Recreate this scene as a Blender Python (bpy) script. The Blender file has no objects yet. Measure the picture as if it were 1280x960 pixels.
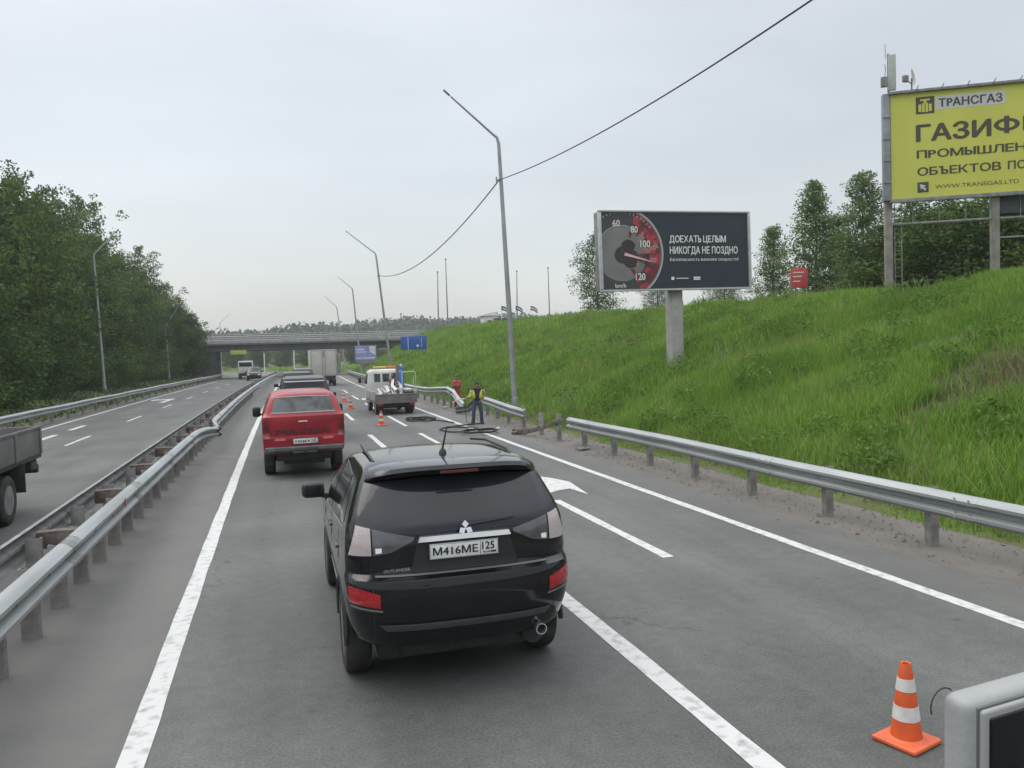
import bpy, bmesh, math, random
import numpy as np
from mathutils import Vector, Matrix
random.seed(7); rng = np.random.default_rng(11)
SC = bpy.context.scene; COL = SC.collection
R = math.radians

# ------------------------------------------------------------------ camera
F, CAMH = 1000.0, 2.6
RO, PI_, YA = R(1.8), R(2.25), R(16.47)
fw = np.array([math.sin(YA)*math.cos(PI_), math.cos(YA)*math.cos(PI_), -math.sin(PI_)])
r0 = np.array([math.cos(YA), -math.sin(YA), 0.0]); u0 = np.cross(r0, fw)
CAM = np.array([0.0, 0.0, CAMH])
def ray(px, py):
    a, b = px-640, py-480
    return fw*F + r0*(a*math.cos(RO)-b*math.sin(RO)) + u0*(-a*math.sin(RO)-b*math.cos(RO))
def gpt(px, py, Z=0.0):
    v = ray(px, py); return CAM+v*((Z-CAMH)/v[2])
def atX(px, py, X):
    v = ray(px, py); return CAM+v*(X/v[0])
def atY(px, py, Y):
    v = ray(px, py); return CAM+v*(Y/v[1])
right = r0*math.cos(RO)-u0*math.sin(RO); upv = r0*math.sin(RO)+u0*math.cos(RO)
cd = bpy.data.cameras.new('camera'); co = bpy.data.objects.new('camera', cd); COL.objects.link(co)
M = Matrix(((right[0], upv[0], -fw[0], 0), (right[1], upv[1], -fw[1], 0), (right[2], upv[2], -fw[2], CAMH), (0, 0, 0, 1)))
co.matrix_world = M
cd.sensor_width = 36; cd.lens = F/1280*36; cd.clip_start = 0.05; cd.clip_end = 5000
SC.camera = co

# ------------------------------------------------------------------ materials
def nt(name):
    m = bpy.data.materials.new(name); m.use_nodes = True
    return m, m.node_tree.nodes, m.node_tree.links, m.node_tree.nodes['Principled BSDF']
def rgb(c): return (c[0], c[1], c[2], 1)
def mat(name, c, rough=.6, metal=0, c2=None, scale=4, bump=0, bscale=60, coat=0, spec=.5, detail=5, stretch=None, lo=.35, hi=.65):
    """plain surface with noise-driven colour variation (dirt, wear) and fine bump"""
    m, N, L, p = nt(name)
    p.inputs['Roughness'].default_value = rough; p.inputs['Metallic'].default_value = metal
    p.inputs['Specular IOR Level'].default_value = spec
    p.inputs['Coat Weight'].default_value = coat; p.inputs['Coat Roughness'].default_value = .06
    p.inputs['Base Color'].default_value = rgb(c)
    geo = N.new('ShaderNodeTexCoord')
    src = geo.outputs['Object']
    if stretch:
        mp = N.new('ShaderNodeMapping'); mp.inputs['Scale'].default_value = stretch
        L.new(src, mp.inputs['Vector']); src = mp.outputs['Vector']
    if c2 is not None:
        n = N.new('ShaderNodeTexNoise'); n.inputs['Scale'].default_value = scale; n.inputs['Detail'].default_value = detail
        L.new(src, n.inputs['Vector'])
        r = N.new('ShaderNodeValToRGB'); r.color_ramp.elements[0].position = lo; r.color_ramp.elements[1].position = hi
        r.color_ramp.elements[0].color = rgb(c); r.color_ramp.elements[1].color = rgb(c2)
        L.new(n.outputs['Fac'], r.inputs['Fac']); L.new(r.outputs['Color'], p.inputs['Base Color'])
    if bump:
        n2 = N.new('ShaderNodeTexNoise'); n2.inputs['Scale'].default_value = bscale; n2.inputs['Detail'].default_value = 3
        L.new(src, n2.inputs['Vector'])
        b = N.new('ShaderNodeBump'); b.inputs['Strength'].default_value = bump; b.inputs['Distance'].default_value = .02
        L.new(n2.outputs['Fac'], b.inputs['Height']); L.new(b.outputs['Normal'], p.inputs['Normal'])
    return m
def leafmat(name, cs, trans=.3, nscale=.35, rough=.55):
    """foliage: hue changes per leaf island and in soft patches, part translucent"""
    m, N, L, p = nt(name)
    g = N.new('ShaderNodeNewGeometry')
    n = N.new('ShaderNodeTexNoise'); n.inputs['Scale'].default_value = nscale; n.inputs['Detail'].default_value = 3
    L.new(g.outputs['Position'], n.inputs['Vector'])
    a = N.new('ShaderNodeMath'); a.operation = 'MULTIPLY_ADD'; a.inputs[1].default_value = .55
    L.new(g.outputs['Random Per Island'], a.inputs[0])
    s = N.new('ShaderNodeMath'); s.operation = 'MULTIPLY_ADD'; s.inputs[1].default_value = 1.5; s.inputs[2].default_value = -.5
    L.new(n.outputs['Fac'], s.inputs[0]); L.new(s.outputs[0], a.inputs[2])
    r = N.new('ShaderNodeValToRGB')
    els = r.color_ramp.elements
    while len(els) < len(cs): els.new(.5)
    for i, c in enumerate(cs):
        els[i].position = i/(len(cs)-1); els[i].color = rgb(c)
    L.new(a.outputs[0], r.inputs['Fac'])
    L.new(r.outputs['Color'], p.inputs['Base Color']); p.inputs['Roughness'].default_value = rough
    p.inputs['Specular IOR Level'].default_value = .25
    t = N.new('ShaderNodeBsdfTranslucent'); L.new(r.outputs['Color'], t.inputs['Color'])
    mx = N.new('ShaderNodeMixShader'); mx.inputs['Fac'].default_value = trans
    L.new(p.outputs[0], mx.inputs[1]); L.new(t.outputs[0], mx.inputs[2])
    L.new(mx.outputs[0], N['Material Output'].inputs['Surface'])
    return m

# ------------------------------------------------------------------ mesh builder
class MB:
    def __init__(s): s.v = []; s.f = []; s.m = []; s.sm = []
    def add(s, vs, fs, mi=0, smooth=False):
        b = len(s.v); s.v.extend(tuple(map(float, p)) for p in vs)
        for f in fs: s.f.append(tuple(b+i for i in f)); s.m.append(mi); s.sm.append(smooth)
        return s
    def bm(s, bm, mi=0, mtx=None, smooth=False):
        bm.verts.index_update()
        vs = [(mtx @ v.co) if mtx else v.co for v in bm.verts]
        s.add([tuple(v) for v in vs], [[v.index for v in f.verts] for f in bm.faces], mi, smooth); bm.free(); return s
    def box(s, c, d, bev=0, rot=None, mi=0, seg=2):
        bm = bmesh.new(); bmesh.ops.create_cube(bm, size=1)
        for v in bm.verts: v.co = Vector((v.co.x*d[0], v.co.y*d[1], v.co.z*d[2]))
        if bev: bmesh.ops.bevel(bm, geom=bm.edges[:], offset=min(bev, min(d)*.45), segments=seg, affect='EDGES', profile=.6)
        m = Matrix.Translation(c)
        if rot is not None: m = m @ (Matrix.Rotation(rot, 4, 'Z') if isinstance(rot, (int, float)) else rot)
        return s.bm(bm, mi, m, smooth=bool(bev))
    def tube(s, pts, r, n=10, mi=0, cap=True, closed=False):
        pts = [Vector(p) for p in pts]; k = len(pts)
        rs = r if isinstance(r, (list, tuple)) else [r]*k
        vs = []; ref = None
        for i, p in enumerate(pts):
            if closed: t = pts[(i+1) % k]-pts[i-1]
            else: t = (pts[min(i+1, k-1)]-pts[max(i-1, 0)])
            t.normalize()
            if ref is None:
                ref = t.cross(Vector((0, 0, 1)))
                if ref.length < .1: ref = t.cross(Vector((1, 0, 0)))
            a = (ref-t*ref.dot(t)).normalized(); ref = a; b = t.cross(a)
            for j in range(n):
                an = 2*math.pi*j/n; vs.append(p+(a*math.cos(an)+b*math.sin(an))*rs[i])
        fs = []
        for i in range(k if closed else k-1):
            i2 = (i+1) % k
            for j in range(n): fs.append((i*n+j, i*n+(j+1) % n, i2*n+(j+1) % n, i2*n+j))
        if cap and not closed: fs += [tuple(range(n-1, -1, -1)), tuple((k-1)*n+j for j in range(n))]
        return s.add(vs, fs, mi, True)
    def lathe(s, prof, n=24, origin=(0, 0, 0), axis='Z', mi=0, smooth=True, caps=True):
        vs = []; k = len(prof)
        for (r, z) in prof:
            for j in range(n):
                a = 2*math.pi*j/n; x, y = r*math.cos(a), r*math.sin(a)
                p = (x, y, z) if axis == 'Z' else ((z, x, y) if axis == 'X' else (x, z, y))
                vs.append((p[0]+origin[0], p[1]+origin[1], p[2]+origin[2]))
        fs = [(i*n+j, i*n+(j+1) % n, (i+1)*n+(j+1) % n, (i+1)*n+j) for i in range(k-1) for j in range(n)]
        if caps and prof[0][0] > 1e-5: fs.append(tuple(range(n)))
        if caps and prof[-1][0] > 1e-5: fs.append(tuple((k-1)*n+j for j in range(n)))
        return s.add(vs, fs, mi, smooth)
    def prism(s, poly, fr, t0, t1, mi=0):
        """polygon in (u,v) of frame fr=(O,U,V,N) between heights t0,t1 along N"""
        O, U, V, Nn = [Vector(q) for q in fr]; k = len(poly)
        vs = [O+U*u+V*v+Nn*t for t in (t0, t1) for (u, v) in poly]
        fs = [tuple(range(k-1, -1, -1)), tuple(range(k, 2*k))]+[(i, (i+1) % k, k+(i+1) % k, k+i) for i in range(k)]
        return s.add(vs, fs, mi)
    def flat(s, poly, fr, t, mi=0):
        O, U, V, Nn = [Vector(q) for q in fr]
        return s.add([O+U*u+V*v+Nn*t for (u, v) in poly], [tuple(range(len(poly)))], mi)
    def text(s, body, box, fr, t, bold=0, mi=0, keep=False):
        """lettering fitted to box=(u0,v0,u1,v1) in frame fr at height t"""
        vs, fs = glyphs(body, 0)
        if bold:   # heavier strokes: shifted stamps of the same glyphs, each a hair higher
            v2, f2 = [], []
            for k_, (dx, dy) in enumerate(((0, 0), (bold, 0), (-bold, 0), (0, bold*.7), (0, -bold*.7), (bold*.7, bold*.5), (-bold*.7, -bold*.5))):
                b_ = len(v2); v2 += [(v[0]+dx, v[1]+dy, k_) for v in vs]; f2 += [tuple(b_+i for i in f) for f in fs]
            vs, fs = v2, f2
        xs = [v[0] for v in vs]; ys = [v[1] for v in vs]
        x0, x1, y0, y1 = min(xs), max(xs), min(ys), max(ys)
        u0_, v0_, u1_, v1_ = box
        O, U, V, Nn = [Vector(q) for q in fr]
        out = []
        for v in vs:
            a = u0_+(v[0]-x0)/(x1-x0)*(u1_-u0_); b = v0_+(v[1]-y0)/(y1-y0)*(v1_-v0_)
            out.append(O+U*a+V*b+Nn*(t+.0005*v[2]))
        return s.add(out, fs, mi)
    def mesh(s, name, mats):
        me = bpy.data.meshes.new(name); me.from_pydata(s.v, [], s.f)
        for m in (mats if isinstance(mats, (list, tuple)) else [mats]): me.materials.append(m)
        me.polygons.foreach_set('material_index', s.m)
        me.polygons.foreach_set('use_smooth', s.sm)
        if any(s.sm): me.set_sharp_from_angle(angle=R(38))
        me.update(); return me
    def build(s, name, mats, parent=None, loc=None):
        o = bpy.data.objects.new(name, s.mesh(name, mats)); COL.objects.link(o)
        if parent: o.parent = parent
        if loc is not None: o.location = loc
        return o
_g = {}
def ring(cx, cy, ro, yo, ri_, yi, a0, a1, n=14):
    V, Q = [], []
    for i in range(n+1):
        a = R(a0+(a1-a0)*i/n); V += [(cx+ro*math.cos(a), cy+yo*math.sin(a)), (cx+ri_*math.cos(a), cy+yi*math.sin(a))]
    return V, [(2*i, 2*i+2, 2*i+3, 2*i+1) for i in range(n)]
def soft(ch):
    """letters with a bowl drawn from strokes, cap height 1"""
    V, Q = [], []
    def rect(x0, y0, x1, y1): b = len(V); V.extend([(x0, y0), (x1, y0), (x1, y1), (x0, y1)]); Q.append((b, b+1, b+2, b+3))
    def add(r): b = len(V); V.extend(r[0]); Q.extend(tuple(b+i for i in q) for q in r[1])
    if ch == 'Ф':
        add(ring(.5, .5, .5, .37, .34, .23, 0, 360, 28)); rect(.42, 0, .58, .14); rect(.42, .86, .58, 1); rect(.42, .25, .58, .75); return V, Q
    o = .20 if ch == 'Ъ' else 0
    rect(o, 0, o+.15, 1); rect(o+.15, .43, o+.37, .57); rect(o+.15, 0, o+.37, .14); add(ring(o+.37, .285, .26, .285, .11, .145, -90, 90))
    if ch == 'Ъ': rect(0, .86, .20, 1)
    if ch == 'Ы': rect(.76, 0, .91, 1)
    return V, Q
def glyphs(body, bold=0):
    body = body.replace('Р', 'P').replace('р', 'p'); k = (body, bold)
    if k not in _g and len(body) > 1 and any(c in 'ЬЪЫФьъы' for c in body):
        hs = {q: max(v[1] for v in glyphs(q)[0]) for q in ('Е', 'х')}; x = 0; VV, FF = [], []
        for c in body:
            if c == ' ': x += .24; continue
            if c in 'ЬЪЫФьъы':
                h_ = hs['Е' if c.isupper() else 'х']; v, f = soft(c.upper()); v = [(a*h_*.92, b_*h_) for a, b_ in v]
            else: v, f = glyphs(c)
            mn, mxx = min(p[0] for p in v), max(p[0] for p in v); b0_ = len(VV)
            VV += [(p[0]-mn+x, p[1], 0) for p in v]; FF += [tuple(b0_+i for i in q) for q in f]; x += mxx-mn+.105
        _g[k] = (VV, FF)
    if k not in _g:
        c = bpy.data.curves.new('lettering', 'FONT'); c.body = body; c.offset = bold; c.resolution_u = 3
        o = bpy.data.objects.new('lettering', c); COL.objects.link(o)
        dg = bpy.context.evaluated_depsgraph_get(); me = bpy.data.meshes.new_from_object(o.evaluated_get(dg))
        _g[k] = ([tuple(v.co) for v in me.vertices], [tuple(p.vertices) for p in me.polygons])
        bpy.data.objects.remove(o); bpy.data.curves.remove(c); bpy.data.meshes.remove(me)
    return _g[k]
def fastmesh(name, verts, faces, mat_, nper, smooth=False):
    """numpy verts (n,3), faces (k,nper)"""
    me = bpy.data.meshes.new(name)
    me.vertices.add(len(verts)); me.vertices.foreach_set('co', verts.astype(np.float32).ravel())
    k = len(faces); me.loops.add(k*nper); me.loops.foreach_set('vertex_index', faces.astype(np.int32).ravel())
    me.polygons.add(k); me.polygons.foreach_set('loop_start', np.arange(0, k*nper, nper, dtype=np.int32))
    me.polygons.foreach_set('use_smooth', np.full(k, smooth))
    me.materials.append(mat_); me.update(calc_edges=True); return me
def link(name, me, parent=None, loc=None):
    o = bpy.data.objects.new(name, me); COL.objects.link(o)
    if parent: o.parent = parent
    if loc is not None: o.location = loc
    return o
def tag(o, label=None, cat=None, group=None, kind=None):
    if label: o['label'] = label
    if cat: o['category'] = cat
    if group: o['group'] = group
    if kind: o['kind'] = kind
    return o
def thing(name, label, cat, loc=(0, 0, 0), rz=0, group=None):
    o = bpy.data.objects.new(name, None); COL.objects.link(o); o.empty_display_size = .2
    o.location = loc; o.rotation_euler = (0, 0, rz)
    return tag(o, label, cat, group)
def dup(root, loc, rz, label=None, scale=None, name=None):
    r = root.copy(); COL.objects.link(r); r.location = loc; r.rotation_euler = (0, 0, rz)
    if label: r['label'] = label
    if scale is not None: r.scale = scale
    for ch in list(root.children):
        c = ch.copy(); COL.objects.link(c); c.parent = r
        for g in ch.children:
            d = g.copy(); COL.objects.link(d); d.parent = c
    return r
def arc(cx, cy, r, a0, a1, n): return [(cx+r*math.cos(R(a0+(a1-a0)*i/n)), cy+r*math.sin(R(a0+(a1-a0)*i/n))) for i in range(n+1)]
def clip(poly, u0_, v0_, u1_, v1_):
    def cut(P, f, g):
        out = []
        for i in range(len(P)):
            a, b = P[i-1], P[i]; fa, fb = f(a), f(b)
            if (fa >= 0) != (fb >= 0):
                t = fa/(fa-fb); out.append((a[0]+(b[0]-a[0])*t, a[1]+(b[1]-a[1])*t))
            if fb >= 0: out.append(b)
        return out
    for f in (lambda p: p[0]-u0_, lambda p: u1_-p[0], lambda p: p[1]-v0_, lambda p: v1_-p[1]):
        poly = cut(poly, f, None)
        if len(poly) < 3: return []
    return poly
# ------------------------------------------------------------------ palette
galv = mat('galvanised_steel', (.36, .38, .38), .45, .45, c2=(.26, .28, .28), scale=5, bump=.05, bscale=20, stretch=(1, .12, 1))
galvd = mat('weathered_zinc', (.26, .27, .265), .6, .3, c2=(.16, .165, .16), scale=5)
postm = mat('post_steel', (.17, .165, .15), .7, .2, c2=(.28, .275, .26), scale=6)
rust = mat('rusty_steel', (.075, .047, .035), .85, .05, c2=(.16, .145, .135), scale=7, bump=.2)
lampm = mat('lamp_pole_zinc', (.36, .38, .38), .5, .4, c2=(.26, .28, .28), scale=1.5)
black = mat('black_plastic', (.012, .012, .013), .55, c2=(.025, .025, .024), scale=9)
tyrem = mat('tyre_rubber', (.015, .015, .015), .85, c2=(.04, .038, .036), scale=6)
rimm = mat('alloy_rim', (.35, .35, .36), .35, .8, c2=(.2, .2, .2), scale=8)
glassd = mat('dark_glass', (.010, .012, .014), .06, spec=.35)
glassg = mat('grey_glass', (.085, .095, .095), .08, c2=(.022, .025, .025), scale=3.2, spec=.6, lo=.42, hi=.58)
chrome = mat('chrome', (.75, .76, .77), .16, .9)
white = mat('white_paint', (.72, .72, .70), .5, c2=(.55, .55, .52), scale=3)
platew = mat('plate_white', (.72, .73, .72), .5, c2=(.62, .62, .6), scale=20)
ink = mat('black_ink', (.012, .012, .014), .6)
suvp = mat('black_car_paint', (.004, .0045, .007), .13, coat=.4, spec=.3, c2=(.007, .0075, .010), scale=2.5)
redp = mat('red_car_paint', (.31, .015, .024), .3, coat=.3, spec=.35, c2=(.21, .012, .02), scale=2)
navyp = mat('dark_blue_car_paint', (.015, .018, .028), .25, coat=.25, spec=.3, c2=(.03, .034, .042), scale=3)
redlens = mat('red_lens', (.38, .006, .012), .12, coat=.8, c2=(.25, .004, .008), scale=30)
clearlens = mat('led_lens', (.36, .285, .28), .15, coat=.8, c2=(.47, .435, .43), scale=160, lo=.46, hi=.54)
smokelens = mat('smoked_lens', (.10, .105, .115), .12, coat=.6, c2=(.06, .062, .07), scale=9)
orange = mat('cone_orange', (.62, .10, .022), .5, c2=(.5, .075, .02), scale=9)
conew = mat('cone_reflective_white', (.62, .61, .58), .45, c2=(.5, .49, .46), scale=14)
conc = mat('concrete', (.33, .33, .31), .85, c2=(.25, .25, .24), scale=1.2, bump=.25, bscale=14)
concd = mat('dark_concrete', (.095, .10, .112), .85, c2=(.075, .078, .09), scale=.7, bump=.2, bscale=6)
bark = mat('bark', (.07, .06, .05), .9, c2=(.12, .11, .1), scale=4, bump=.5, bscale=12)
birch = mat('pale_bark', (.3, .29, .26), .9, c2=(.1, .095, .085), scale=5, stretch=(1, 1, .6))

# ------------------------------------------------------------------ world: overcast sky and a weak wide sun
EL, AZ = R(56), R(305)
w = bpy.data.worlds.new('World'); SC.world = w; w.use_nodes = True
N, L = w.node_tree.nodes, w.node_tree.links
bg = N['Background']; sky = N.new('ShaderNodeTexSky'); sky.sky_type = 'NISHITA'; sky.sun_disc = False
sky.sun_elevation = EL; sky.sun_rotation = AZ; sky.dust_density = 3; sky.air_density = 1.2
L.new(sky.outputs[0], bg.inputs['Color']); bg.inputs['Strength'].default_value = .05
tc = N.new('ShaderNodeTexCoord'); sx = N.new('ShaderNodeSeparateXYZ'); L.new(tc.outputs['Generated'], sx.inputs[0])
rp = N.new('ShaderNodeValToRGB'); e = rp.color_ramp.elements
e[0].position = 0; e[0].color = (.290, .298, .300, 1)
e[1].position = 1; e[1].color = (1, 1, 1, 1)
for pos, c in ((.08, (.303, .310, .312)), (.26, (.310, .320, .327)), (.42, (.335, .344, .350)), (.62, (.82, .83, .84))):
    q = e.new(pos); q.color = rgb(c)
L.new(sx.outputs['Z'], rp.inputs['Fac'])
mp = N.new('ShaderNodeMapping'); mp.inputs['Scale'].default_value = (1.0, 1.0, 3.2); L.new(tc.outputs['Generated'], mp.inputs['Vector'])
ns = N.new('ShaderNodeTexNoise'); ns.inputs['Scale'].default_value = 2.1; ns.inputs['Detail'].default_value = 4; ns.inputs['Roughness'].default_value = .45
L.new(mp.outputs[0], ns.inputs['Vector'])
nr = N.new('ShaderNodeMapRange'); nr.inputs['From Min'].default_value = .3; nr.inputs['From Max'].default_value = .7
nr.inputs['To Min'].default_value = .87; nr.inputs['To Max'].default_value = 1.10; L.new(ns.outputs['Fac'], nr.inputs['Value'])
vm = N.new('ShaderNodeVectorMath'); vm.operation = 'SCALE'; L.new(rp.outputs['Color'], vm.inputs[0]); L.new(nr.outputs[0], vm.inputs['Scale'])
bg2 = N.new('ShaderNodeBackground'); bg2.inputs['Strength'].default_value = 1.9; L.new(vm.outputs[0], bg2.inputs['Color'])
ad = N.new('ShaderNodeAddShader'); L.new(bg.outputs[0], ad.inputs[0]); L.new(bg2.outputs[0], ad.inputs[1])
L.new(ad.outputs[0], N['World Output'].inputs['Surface'])
sd = bpy.data.lights.new('sun', 'SUN'); sd.energy = .9; sd.angle = R(45); sd.color = (1, .97, .93)
so = bpy.data.objects.new('sun', sd); COL.objects.link(so)
# Nishita's rotation turns clockwise from +Y
dirv = Vector((math.sin(AZ)*math.cos(EL), math.cos(AZ)*math.cos(EL), math.sin(EL)))
so.rotation_euler = dirv.to_track_quat('Z', 'Y').to_euler(); so.location = (0, 0, 60)
SC.view_settings.view_transform = 'Standard'; SC.view_settings.look = 'None'; SC.view_settings.exposure = 0; SC.view_settings.gamma = 1

# ------------------------------------------------------------------ terrain
def cv(Y):
    Y = np.asarray(Y, float)
    return 1.8e-4*np.clip(Y, 0, 125)**2+.045*np.clip(Y-125, 0, 12)-.0050*np.clip(Y-137, 0, 400)**2*np.where(Y < 260, 1, 1)
def sst(a, b, x):
    t = np.clip((x-a)/(b-a), 0, 1); return t*t*(3-2*t)
def vnoise(x, y, s):
    return (np.sin(x*s+1.3*np.sin(y*s*.7))+np.sin(y*s*1.3+1.7*np.sin(x*s*.6+2)))*.5
def terr(X, Y):
    X = np.asarray(X, float); Y = np.asarray(Y, float)
    c = cv(np.minimum(Y, 136)); xs = X-c
    zr = 3.78+.0205*np.clip(Y, -25, 130)
    s = np.clip((xs-8.75)/13.2, 0, 1.0)
    prof = 1.06*s-.06*s**3
    prof = np.where(s > .9, 1-(1-s)*.35/.1*.28-0.0, prof)
    sm = np.clip((xs-8.75)/13.2, 0, 1.3)
    prof = np.interp(sm, [0, .06, .5, .9, 1.0, 1.12, 1.3], [0, .045, .54, .93, 1.0, 1.02, .99])
    bumps = .12*vnoise(X, Y, .55)+.05*vnoise(X+5, Y, 1.7)
    zR = zr*prof+bumps*np.clip(s*4, 0, 1)
    zR = zR*(1-sst(133, 150, Y)*.98)
    lf = np.clip(-xs-10.9, 0, 60)
    zL = np.where(lf > 0, .5*sst(0, 4, lf)+.02*lf+.1*vnoise(X, Y, .4)*np.clip(lf, 0, 1), 0)
    zL = zL+4.4*sst(2.5, 9, lf)*sst(122, 127, Y)*(1-sst(135, 142, Y))
    z = np.where(xs > 0, zR, zL)
    far = sst(330, 560, Y+.12*np.abs(X))
    hill = 18.0+2.6*vnoise(X, Y, .011)+1.5*vnoise(X, Y, .03)+np.clip(X, -200, 400)*.010
    z = z*(1-sst(150, 300, Y))+far*hill+.5*vnoise(X, Y, .05)*sst(170, 220, Y)
    # roads lie on a bed just under the asphalt
    c2 = cv(Y); bed = (X-c2 > -11.2) & (X-c2 < 8.6) & (Y < 215)
    z = np.where(bed, np.minimum(z, 0)*0-.06, z-.03)
    return z
def axis(a, b, step, far, grow):
    v = list(np.arange(a, b, step)); d = step; x = b
    while x < far: v.append(x); d *= grow; x += d
    d = step; x = a-step; pre = []
    while x > -far: pre.append(x); d *= grow; x -= d
    return np.array(pre[::-1]+v)
gx = axis(-26, 42, .8, 900, 1.22); gy = axis(-12, 150, 1.2, 1500, 1.10); gy = gy[gy > -60]
GX, GY = np.meshgrid(gx, gy); GZ = terr(GX, GY)
nv = np.stack([GX, GY, GZ], -1).reshape(-1, 3); nxx = len(gx)
ii, jj = np.meshgrid(np.arange(len(gy)-1), np.arange(nxx-1), indexing='ij'); b0 = (ii*nxx+jj).ravel()
soil, sN, sL, sp = nt('soil_and_low_grass')
g = sN.new('ShaderNodeNewGeometry'); n1 = sN.new('ShaderNodeTexNoise'); n1.inputs['Scale'].default_value = .6; n1.inputs['Detail'].default_value = 6
sL.new(g.outputs['Position'], n1.inputs['Vector'])
rr = sN.new('ShaderNodeValToRGB'); ee = rr.color_ramp.elements
ee[0].position = .3; ee[0].color = (.075, .062, .034, 1); ee[1].position = .7; ee[1].color = (.085, .13, .022, 1)
q = ee.new(.5); q.color = (.075, .085, .028, 1)
sL.new(n1.outputs['Fac'], rr.inputs['Fac']); sL.new(rr.outputs[0], sp.inputs['Base Color']); sp.inputs['Roughness'].default_value = .95
tag(link('ground', fastmesh('ground', nv, np.stack([b0, b0+1, b0+1+nxx, b0+nxx], 1), soil, 4, True)), kind='structure')

# ------------------------------------------------------------------ roads
def ys(a, b, step=1.5):
    n = max(2, int((b-a)/step)+1); return np.linspace(a, b, n)
def strip(name, x0, x1, y0, y1, z, m, nx=1, jit0=0, jit1=0, step=1.5):
    Y = ys(y0, y1, step); C = cv(Y); T = np.linspace(0, 1, nx+1)
    j0 = jit0*(vnoise(Y*0, Y, 1.9)+.6*vnoise(Y*0+3, Y, 4.3)); j1 = jit1*(vnoise(Y*0+7, Y, 1.7)+.6*vnoise(Y*0+9, Y, 4.9))
    X = (x0+j0)[:, None]*(1-T)+(x1+j1)[:, None]*T+C[:, None] if jit0 or jit1 else (x0*(1-T)+x1*T)[None, :]+C[:, None]
    V = np.stack([X, np.repeat(Y[:, None], nx+1, 1), np.full_like(X, z)], -1).reshape(-1, 3)
    i, j = np.meshgrid(np.arange(len(Y)-1), np.arange(nx), indexing='ij'); b = (i*(nx+1)+j).ravel()
    return fastmesh(name, V, np.stack([b, b+1, b+nx+2, b+nx+1], 1), m, 4)
asph, aN, aL, ap = nt('worn_asphalt')
g = aN.new('ShaderNodeNewGeometry')
def noise(scale, detail=5, vec=None, rough=.5):
    n = aN.new('ShaderNodeTexNoise'); n.inputs['Scale'].default_value = scale; n.inputs['Detail'].default_value = detail; n.inputs['Roughness'].default_value = rough
    aL.new(vec or g.outputs['Position'], n.inputs['Vector']); return n
def ramp(src, stops):
    r = aN.new('ShaderNodeValToRGB'); e_ = r.color_ramp.elements
    while len(e_) < len(stops): e_.new(.5)
    for i, (p_, c) in enumerate(stops): e_[i].position = p_; e_[i].color = rgb(c)
    aL.new(src, r.inputs['Fac']); return r
def mix(a, b, f, mode='MIX'):
    m = aN.new('ShaderNodeMix'); m.data_type = 'RGBA'; m.blend_type = mode
    for k, s_ in ((6, a), (7, b)):
        if hasattr(s_, 'links'): aL.new(s_, m.inputs[k])
        else: m.inputs[k].default_value = rgb(s_)
    if hasattr(f, 'links'): aL.new(f, m.inputs[0])
    else: m.inputs[0].default_value = f
    return m.outputs[2]
mpa = aN.new('ShaderNodeMapping'); mpa.inputs['Scale'].default_value = (1.0, .07, 1); aL.new(g.outputs['Position'], mpa.inputs['Vector'])
grain = ramp(noise(48, 3).outputs['Fac'], [(.35, (.078, .083, .079)), (.65, (.117, .123, .117))])
mott = ramp(noise(7, 4).outputs['Fac'], [(.3, (.9, .9, .9)), (.7, (1.09, 1.09, 1.09))])
blot = ramp(noise(.35, 5).outputs['Fac'], [(.35, (.82, .82, .82)), (.65, (1.14, 1.14, 1.13))])
track = ramp(noise(1.1, 3, mpa.outputs[0]).outputs['Fac'], [(.35, (.84, .84, .84)), (.65, (1.12, 1.12, 1.12))])
colr = mix(grain.outputs[0], blot.outputs[0], 1, 'MULTIPLY'); colr = mix(colr, track.outputs[0], 1, 'MULTIPLY'); colr = mix(colr, mott.outputs[0], 1, 'MULTIPLY')
# traffic polish and oil drip bands down each lane
lx = aN.new('ShaderNodeMapRange'); lsep = aN.new('ShaderNodeSeparateXYZ'); aL.new(g.outputs['Position'], lsep.inputs[0])
wob = noise(.5, 2); wm = aN.new('ShaderNodeMath'); wm.operation = 'MULTIPLY_ADD'; wm.inputs[1].default_value = .5; aL.new(wob.outputs['Fac'], wm.inputs[0]); aL.new(lsep.outputs['X'], wm.inputs[2])
lx.inputs['From Min'].default_value = -.75; lx.inputs['From Max'].default_value = 6.65; aL.new(wm.outputs[0], lx.inputs['Value'])
lane = ramp(lx.outputs[0], [(0, (.97,)*3), (.11, (1.07,)*3), (.17, (1.05,)*3), (.25, (.86,)*3), (.33, (1.05,)*3), (.40, (1.06,)*3), (.52, (.95,)*3), (.60, (1.04,)*3), (.72, (.88,)*3), (.83, (1.05,)*3), (1, (.98,)*3)])
colr = mix(colr, lane.outputs[0], .8, 'MULTIPLY')
# pale dust lies along both edges of the carriageway
sep = aN.new('ShaderNodeSeparateXYZ'); aL.new(g.outputs['Position'], sep.inputs[0])
dn = noise(1.3, 6)
def dust(fr, to):
    m = aN.new('ShaderNodeMapRange'); m.inputs['From Min'].default_value = fr; m.inputs['From Max'].default_value = to
    m.interpolation_type = 'SMOOTHSTEP'; aL.new(sep.outputs['X'], m.inputs['Value']); return m.outputs[0]
ml = aN.new('ShaderNodeMath'); ml.operation = 'MULTIPLY'; aL.new(dust(-.75, -1.3), ml.inputs[0]); aL.new(dust(-3.2, -2.6), ml.inputs[1])
mx = aN.new('ShaderNodeMath'); mx.operation = 'MAXIMUM'; aL.new(ml.outputs[0], mx.inputs[0]); aL.new(dust(6.2, 7.3), mx.inputs[1])
md = aN.new('ShaderNodeMath'); md.operation = 'MULTIPLY'; aL.new(mx.outputs[0], md.inputs[0])
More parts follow.
